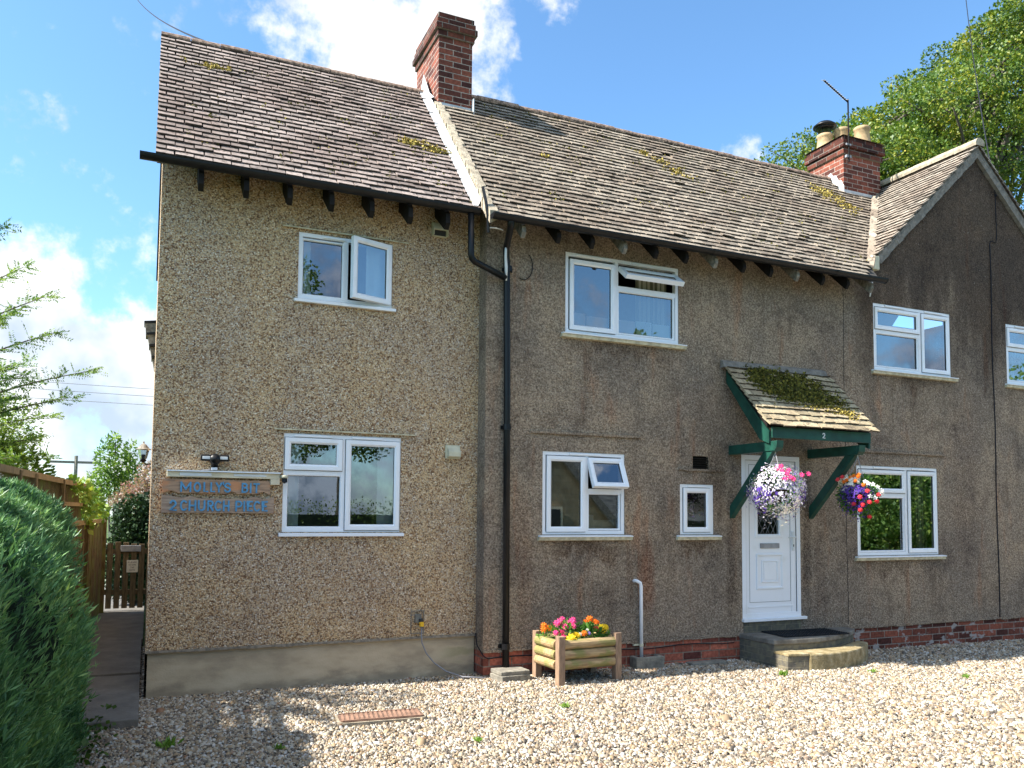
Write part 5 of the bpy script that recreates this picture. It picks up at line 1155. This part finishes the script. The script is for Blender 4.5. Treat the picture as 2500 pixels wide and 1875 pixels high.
# ------------------------------------------------------------------ trees
def limbs(e, trunk, r0, tips, mid=.5, m=M_BARK, droop=.0):
    mbt = MB(); n = len(trunk); mbt.tube(trunk, [r0*(1-.6*i/(n-1)) for i in range(n)], 9); mbt.build('trunk', m, e, smooth=True)
    lb = MB()
    for tp in tips:
        k = random.randint(max(1, n//2), n-1); s = Vector(trunk[k]); tp = Vector(tp); md = s.lerp(tp, mid)+Vector((random.uniform(-.1, .1), random.uniform(-.1, .1), (tp-s).length*(.12+droop)))
        q = [s, s.lerp(md, .5)+Vector((0, 0, .05)), md, md.lerp(tp, .5)+Vector((0, 0, (tp-s).length*.03)), tp]; L_ = (tp-s).length
        lb.tube(q, [r0*.28, r0*.2, r0*.14, r0*.09, r0*.03], 5)
    lb.build('limbs', m, e, smooth=True)
def crown(e, clumps, per, size, m, wid=.6, inner=.35, up=.2):
    P = []; D_ = []
    for c, r in clumps:
        n = int(per*(r[0]*r[1]+r[0]*r[2]+r[1]*r[2])/3); p, d = shell(c, r, n, inner); P.append(p); D_.append(d)
    P = np.concatenate(P); D_ = np.concatenate(D_)
    leaves('crown', P, D_*.5+RG.normal(0, .6, P.shape)+np.array([0, 0, up-.2]), size*RG.uniform(.7, 1.35, len(P)), m, e, wid)
def clumped(bound, zlow, ydepth, r, n, sub=5):
    out = []
    bx = np.array([b[0] for b in bound]); bz = np.array([b[1] for b in bound])
    for i in range(n):
        x = RG.uniform(bx[0], bx[-1]); zt = np.interp(x, bx, bz); zl = zlow(x)
        q = RG.random()**.6; z = zl+(zt-zl)*q-.1
        rr = r*RG.uniform(.55, 1.1)
        z = min(z, zt-rr*.55); out.append(((x, ydepth+RG.normal(0, 1.6), z), (rr*1.15, rr*1.1, rr*.62)))
    for x, z in bound:
        rr = r*RG.uniform(.35, .6); out.append(((x, ydepth+RG.normal(0, .8), z-rr*.3), (rr, rr, rr*.7)))
        out.append(((x+RG.uniform(-.6, .6), ydepth+RG.normal(0, .8), z-rr*1.2), (rr*1.3, rr, rr*.8)))
    return out
bd = [(21.9, 14.2), (22.4, 15.4), (22.9, 16.1), (23.7, 16.5), (24.6, 17.0), (25.1, 18.0), (26.2, 18.5), (27.3, 19.0), (27.9, 20.2), (29.0, 20.9), (30, 21.4), (31.5, 21.8), (33.5, 21.5), (35.5, 19.5)]
t1 = empty('beech_tree', (29.5, 12.5, 0), 'very large yellow green tree rising behind the gabled wing', 'tree', 'trees behind the roofs')
cl = clumped(bd, lambda x: 10.2 if x > 22.5 else 12.6, 12.5, 1.05, 210); crown(t1, cl, 850, .115, L_BEECH, .65, .7)
limbs(t1, [(29.5, 12.5, 0), (29.4, 12.5, 5), (29.2, 12.6, 10), (28.9, 12.6, 14), (29.2, 12.5, 18)], .55, [c for c, r in cl[::4]])
bd = [(17.9, 13.1), (18.5, 13.9), (19.2, 14.1), (19.9, 14.5), (20.7, 14.1), (21.2, 14.7), (21.8, 14.6), (22.4, 13.9)]
t2 = empty('beech_tree', (20.5, 12.2, 0), 'smaller tree top showing left of and behind the broad chimney', 'tree', 'trees behind the roofs')
cl = clumped(bd, lambda x: 10.5 if x > 18.3 else 12.3, 12.2, .62, 60); crown(t2, cl, 820, .10, L_BEECH, .6, .6)
limbs(t2, [(20.5, 12.2, 0), (20.4, 12.2, 5), (20.3, 12.2, 9), (20.4, 12.2, 12)], .3, [c for c, r in cl[::2]])
# feathery tree on the left
t3 = empty('rowan_tree', (-2.7, 1.6, 0), 'feathery leaved tree with arching sprays behind the fence', 'tree')
tips = [(-1.3, 2.0, 3.3), (-1.2, 1.2, 3.05), (-1.4, 1.8, 3.8), (-1.05, 2.2, 2.75), (-1.2, 2.4, 2.5), (-.62, 1.6, 3.20), (-.78, 1.3, 2.86), (-1.05, 1.5, 3.95), (-1.30, 1.6, 4.25), (-1.45, 1.2, 4.55), (-1.15, 1.8, 2.45), (-1.0, 1.5, 3.55), (-1.55, 1.5, 3.6), (-1.25, 1.0, 2.2), (-1.5, 2.2, 2.9), (-1.6, .6, 2.6), (-1.1, 2.6, 2.3),
        (-1.7, 1.2, 5.0), (-2.2, 1.0, 5.2), (-1.5, 1.9, 3.2), (-1.35, 1.3, 2.8), (-2.6, .0, 4.2), (-2.2, -.6, 3.8), (-2.0, -1.0, 3.3), (-2.7, -1.0, 3.9), (-2.0, -.3, 3.0), (-1.8, -.9, 3.0), (-2.4, -1.6, 3.3), (-3, -.5, 4.4), (-3.2, 1, 5), (-3.6, 2, 4.4), (-2.6, 3, 4.6), (-2.2, -.2, 3.5), (-2.3, -1.3, 3.6), (-3.1, -1.4, 3.6)]
P = []; A = []; tw = MB()
def frond(p0, p1, n):
    p0 = Vector(p0); p1 = Vector(p1); d = (p1-p0); sd = Vector((random.gauss(0, 1), random.gauss(0, 1), random.gauss(0, .4)))
    sd = (sd-d*(sd.dot(d)/d.dot(d))).normalized()
    for i in range(n):
        t_ = (i+1)/n; p = p0.lerp(p1, t_)
        for s in (1, -1): P.append(tuple(p)); A.append(tuple((sd*s+d.normalized()*.55).normalized()))
for tp in tips:
    tp = Vector(tp); s = Vector((-2.75, 1.4, tp.z*.62)); n = 26
    pts = [s.lerp(tp, i/n)+Vector((0, 0, math.sin(math.pi*i/n)*.18)) for i in range(n+1)]
    tw.tube(pts, [.022*(1-i/n)+.003 for i in range(n+1)], 4)
    for i in range(4, n+1):
        for k in range(4):
            a = random.uniform(0, 6.28); l_ = random.uniform(.14, .30)*(1-.35*i/n); dd = Vector((.6, 0, .15))+Vector((math.cos(a), math.sin(a), random.uniform(-.5, .5)))*.8
            frond(pts[i], pts[i]+dd.normalized()*l_, 7)
    for i in range(1): frond(pts[-1], pts[-1]+(tp-s).normalized()*.12+Vector((0, 0, -.02)), 7)
leaves('crown', np.array(P), np.array(A), RG.uniform(.026, .046, len(P)), L_LEFT, t3, .36); tw.build('limbs', M_BARK, t3)
MB().tube([(-2.7, 1.6, 0), (-2.72, 1.5, 1.5), (-2.75, 1.4, 3.4)], [.09, .07, .04], 8).build('trunk', M_BARK, t3, smooth=True)
pz, dz_ = shell((-1.75, 2.2, 2.55), (.62, 1.0, .55), 4200, .15); leaves('inner_crown', pz, dz_+RG.normal(0, .6, pz.shape), RG.uniform(.035, .06, len(pz)), L_LEFT, t3, .4)
cdark = empty('laurel_bush', (-2.2, 2.6, 0), 'dark leafy bush between the fence and the feathery tree', 'bush')
p, d_ = shell((-1.9, 2.6, 1.8), (.95, 1.6, .85), 6500, .5); leaves('foliage', p, d_, RG.uniform(.05, .09, 6500), L_SPRUCE, cdark, .5); MB().tube([(-2, 2.6, 0), (-2, 2.6, 1.8)], .04, 6).build('stem', M_BARK, cdark)
ot = empty('holly_tree', (-2.1, -.5, 0), 'dense dark tree left of the frame shading the gravel by the plinth', 'tree')
cl = [((-1.65, -.45, 3.5), (.33, .5, .38)), ((-1.95, -.35, 3.1), (.45, .55, .55)), ((-2.0, .2, 2.9), (.4, .5, .5)), ((-2.1, -.75, 2.7), (.5, .35, .5)), ((-1.75, -.5, 2.3), (.4, .7, .5)), ((-1.7, .6, 1.9), (.4, .9, .5)), ((-1.7, -.6, 1.5), (.4, .8, .5)), ((-1.8, -.2, 1.0), (.5, 1., .6))]
crown(ot, cl, 1300, .07, L_SPRUCE, .6, .2); MB().tube([(-2.1, -.4, 0), (-2.05, -.35, 1.8), (-2, -.35, 3)], [.07, .05, .02], 8).build('trunk', M_BARK, ot)
def bush(name, label, base, clumps, per, size, m, wid=.6):
    e = empty(name, base, label, 'bush'); crown(e, clumps, per, size, m, wid, .3); st = MB()
    for c, r in clumps: st.tube([base, tuple(Vector(base).lerp(Vector(c), .5)), c], [.03, .02, .008], 5)
    st.build('stem', M_BARK, e); return e
bush('green_shrub', 'tall light green shrub behind the gate', (-.6, 9.2, 0), [((-.75, 9, 2.65), (.22, .3, .45)), ((-.5, 9.2, 2.5), (.3, .3, .35)), ((-.3, 9.1, 2.35), (.3, .3, .35)), ((-.85, 9, 2.2), (.3, .3, .3)), ((-.55, 9.1, 2.1), (.5, .3, .3)), ((-.62, 9, 3.0), (.10, .15, .2)), ((-.35, 9, 2.8), (.12, .15, .25))], 5200, .075, L_SHRUB, .45)
bush('purple_shrub', 'smoky purple leafed shrub beside the lantern', (-.2, 8.2, 0), [((-.15, 8.2, 2.0), (.42, .3, .25)), ((.05, 8.2, 2.3), (.3, .3, .3)), ((-.35, 8.3, 1.85), (.35, .3, .2)), ((.0, 8, 1.75), (.35, .3, .2)), ((.2, 8.2, 2.0), (.3, .3, .4))], 11000, .06, L_PURP, .4)
bush('holly_bush', 'dark green bush directly above the picket gate', (-.2, 7.6, 0), [((-.2, 7.5, 1.25), (.42, .3, .5)), ((.1, 7.5, 1.3), (.35, .3, .45)), ((-.3, 7.5, .7), (.5, .3, .6)), ((.1, 7.5, .6), (.5, .3, .6)), ((-.1, 7.6, 1.6), (.5, .3, .4))], 15000, .06, L_DARK, .8)
vn = empty('climbing_vine', (-.85, 3, 1), 'bright green climbing vine spilling over the fence top', 'vine')
cl = [((-.86, 3.0, 1.98), (.10, .5, .10)), ((-.80, 3.7, 1.90), (.12, .6, .18)), ((-.74, 4.7, 1.78), (.14, .6, .22)), ((-.70, 5.7, 1.66), (.12, .6, .15)), ((-.76, 3.9, 1.66), (.08, .35, .16)), ((-.74, 4.1, 1.52), (.06, .2, .14))]
crown(vn, cl, 2600, .085, L_VINE, .7, .2)
MB().tube([(-.80, 3.8, 0), (-.80, 3.85, 1.2), (-.78, 3.9, 1.9)], .015, 6).build('stem', M_BARK, vn)
# trees, hedge and stone house on the far side of the drive (seen in the window panes)
def bigtree(x, y, h, r, label, m=L_SPRUCE, n=34, per=150, size=.3, low=.35):
    e = empty('oak_tree', (x, y, 0), label, 'tree', 'trees across the drive')
    cl = []
    for i in range(n):
        a = RG.uniform(0, 6.28); q = RG.random()**.5; z = h*(low+(.95-low)*RG.random()); k = math.sqrt(max(.15, 1-((z/h-.5*(1+low))/(.55))**2))
        
        cl.append(((x+r*q*k*math.cos(a), y+r*q*k*math.sin(a), z), (r*.30, r*.30, r*.22)))
    crown(e, cl, per, size, m, .7); limbs(e, [(x, y, 0), (x, y, h*.4), (x+.2, y, h*.75)], r*.07, [c for c, _ in cl[::3]])
bigtree(7.6, -27, 13.0, 3.6, 'spreading tree across the drive with low hanging boughs', n=30, per=420, size=.16)
bigtree(27.5, -16, 6.6, 4.6, 'nearer of two broad trees far to the right', L_LEFT, 80, 380, .15, .02)
bigtree(37, -21, 8.2, 6.0, 'further of two broad trees far to the right', L_LEFT, 70, 260, .18, .02)
bigtree(23, -30, 11, 4.5, 'tree behind the stone house across the drive', n=26, per=90, size=.35)
e = empty('boundary_hedge', (5, -20, 0), 'dark field hedge across the drive', 'hedge')
crown(e, [((x, -21+RG.normal(0, .3), 1.1), (1.0, .6, 1.2)) for x in np.arange(-8, 10, 1.0)], 900, .08, L_SPRUCE, .6)
MB().box(-8, 9.5, -21.3, -20.8, 0, 1.6).build('hedge_core', M_HCORE, e)
def f_stw(t):
    p = t.xyz(t.co); v = t.comb(t.math('ADD', p[0], p[1]), p[2], 0); b = t.n('ShaderNodeTexBrick'); t.l(v, b.inputs['Vector'])
    for k, x in (('Scale', 1.), ('Mortar Size', .012), ('Brick Width', .42), ('Row Height', .19), ('Mortar Smooth', .2)): b.inputs[k].default_value = x
    b.inputs['Color1'].default_value = (.20, .15, .085, 1); b.inputs['Color2'].default_value = (.42, .34, .21, 1); b.inputs['Mortar'].default_value = (.26, .22, .15, 1)
    return t.mix(.4, b.outputs['Color'], t.ramp(t.noise(t.co, 3, 4), [(.3, (.16, .12, .07)), (.7, (.45, .38, .25))]))
M_STWALL = mat('stone wall blocks', f_stw, .9)
M_SLATE = mat('slate roof', lambda t: t.mix(t.step(t.noise(t.mapping(t.co, (1, 1, 6)), 3, 4), .35, .65), (.05, .055, .055), (.11, .12, .115)), .7)
sh_ = empty('stone_house', (12, -16, 0), 'low honey stone house with a slate roof across the drive', 'house', None)
zz_ = lambda x: 3.75-1.05*(x-11.0)
MB().add([(8.4, -14, 0), (13.9, -14, 0), (13.9, -14, .71), (9.0, -14, 5.85), (8.4, -14, 5.2)], [(0, 1, 2, 3, 4)]).quad((13.9, -14, 0), (13.9, -20, 0), (13.9, -20, .7), (13.9, -14, .7)).quad((8.4, -14, 0), (8.4, -14, 5.2), (8.4, -20, 5.2), (8.4, -20, 0)).build('wall', M_STWALL, sh_)
MB().add([(14.3, -13.8, .32), (14.3, -20, .32), (9, -20, 5.95), (9, -13.8, 5.95), (8.2, -20, 5.1), (8.2, -13.8, 5.1)], [(0, 1, 2, 3), (3, 2, 4, 5)]).prism([(11, -17, 0), (11, -15.5, 1.5), (11, -20, 6.6), (11, -24, 1.5)], (14, 0, 0)).build('roof', M_SLATE, sh_)
MB().prism([(14.3, -13.78, .32), (9, -13.78, 5.95), (9, -13.78, 5.7), (14.1, -13.78, .2)], (0, -.12, 0)).build('bargeboard', M_WTAIL, sh_)
wd = MB(); wd.box(10.55, 11.3, -13.98, -13.90, .7, 1.9); wdo = wd.build('window', M_RAILC, sh_); MB().quad((10.62, -13.895, .78), (11.22, -13.895, .78), (11.22, -13.895, 1.82), (10.62, -13.895, 1.82)).build('pane', M_GASK, wdo)
MB().quad((24.9, -17, 0), (11, -17, 0), (11, -17, 1.6), (24.9, -17, 1.6)).build('wall', M_STWALL, sh_)
# utility pole and overhead wires
po = empty('utility_pole', (-3.5, 40, 0), 'distant grey utility pole above the fence', 'pole')
MB().tube([(-3.5, 40, 0), (-3.52, 40, 4.5)], .09, 6).build('pole', M_WTAIL, po); MB().box(-4.7, -2.4, 39.95, 40.05, 4.1, 4.22).build('crossarm', M_WTAIL, po)
for z0_, z1_, lb in ((7.0, 6.85, 'topmost'), (6.72, 6.52, 'middle'), (6.32, 6.15, 'lowest')):
    c = MB().tube([(-14+i*1.7, 30, z0_+(z1_-z0_)*i/10+.012*((i-5)**2)/5) for i in range(11)], .012, 4)
    tag(c.build('overhead_wire', M_GCAB), lb+' of three faint wires crossing the low cloud', 'wire')
c = MB().tube([(.45-1.52*t_, 1.72+22.3*t_, 7.2+13.4*t_-.7*t_*(1-t_)) for t_ in np.linspace(0, 1, 16)], .012, 5); tag(c.build('overhead_wire', M_WIRE), 'dark telephone wire meeting the left end of the roof ridge', 'wire')
c = MB().tube([(11.43+8.2*t_, -.24+6.4*t_, 6.5+9.2*t_-1.1*t_*(1.6-t_)) for t_ in np.linspace(0, 1.6, 20)], .011, 5); tag(c.build('overhead_wire', M_WIRE), 'dark telephone wire dropping past the big tree to the gable', 'wire')

# ------------------------------------------------------------------ little weeds and leaves on the gravel
for i, (x, y, s, lb) in enumerate(((3.42, -1.72, .05, 'small weed tuft in sunlit gravel in front of the planter'), (6.35, -1.22, .07, 'weed tuft by the left end of the doorstep'), (7.45, -1.42, .05, 'weed tuft in front of the curved doorstep'), (.9, -2.1, .045, 'green weed tuft in the shaded gravel left of the drain cover'), (2.3, -2.45, .04, 'tiny weed sprout in the gravel below the drain cover'), (8.2, -2.0, .05, 'faint weed patch in the gravel at the right'), (.15, -1.75, .08, 'straggly weed beside the end of the concrete path'))):
    n = 60; P = np.stack([RG.normal(x, s*.4, n), RG.normal(y, s*.3, n), np.full(n, gz(x)-.005)], 1)
    A = RG.normal(size=(n, 3))*.7+np.array([0, 0, 1]); o = leaves('weed', P, A, RG.uniform(.4, 1., n)*s, L_GRASS, None, .3)
    tag(o, lb, 'weed', 'weeds in the gravel')
M_DEADL = mat('dead leaf', plain((.09, .045, .02)), .8)
for x, y, lb in ((1.62, -1.28, 'dark fallen leaf touching the back of the drain cover'), (2.33, -1.36, 'dark fallen leaf right of the drain cover'), (1.95, -1.02, 'dark fallen leaf between the drain cover and the plinth')):
    P = np.array([[x, y, .015], [x+.005, y+.005, .015]]); o = leaves('fallen_leaf', P, np.array([[1, .3, .25], [-.6, .5, .3]]), .05, M_DEADL, None, .7, np.array([[0, 0, 1.], [0, 0.2, 1.]]))
    tag(o, lb, 'leaf', 'fallen leaves on the gravel')
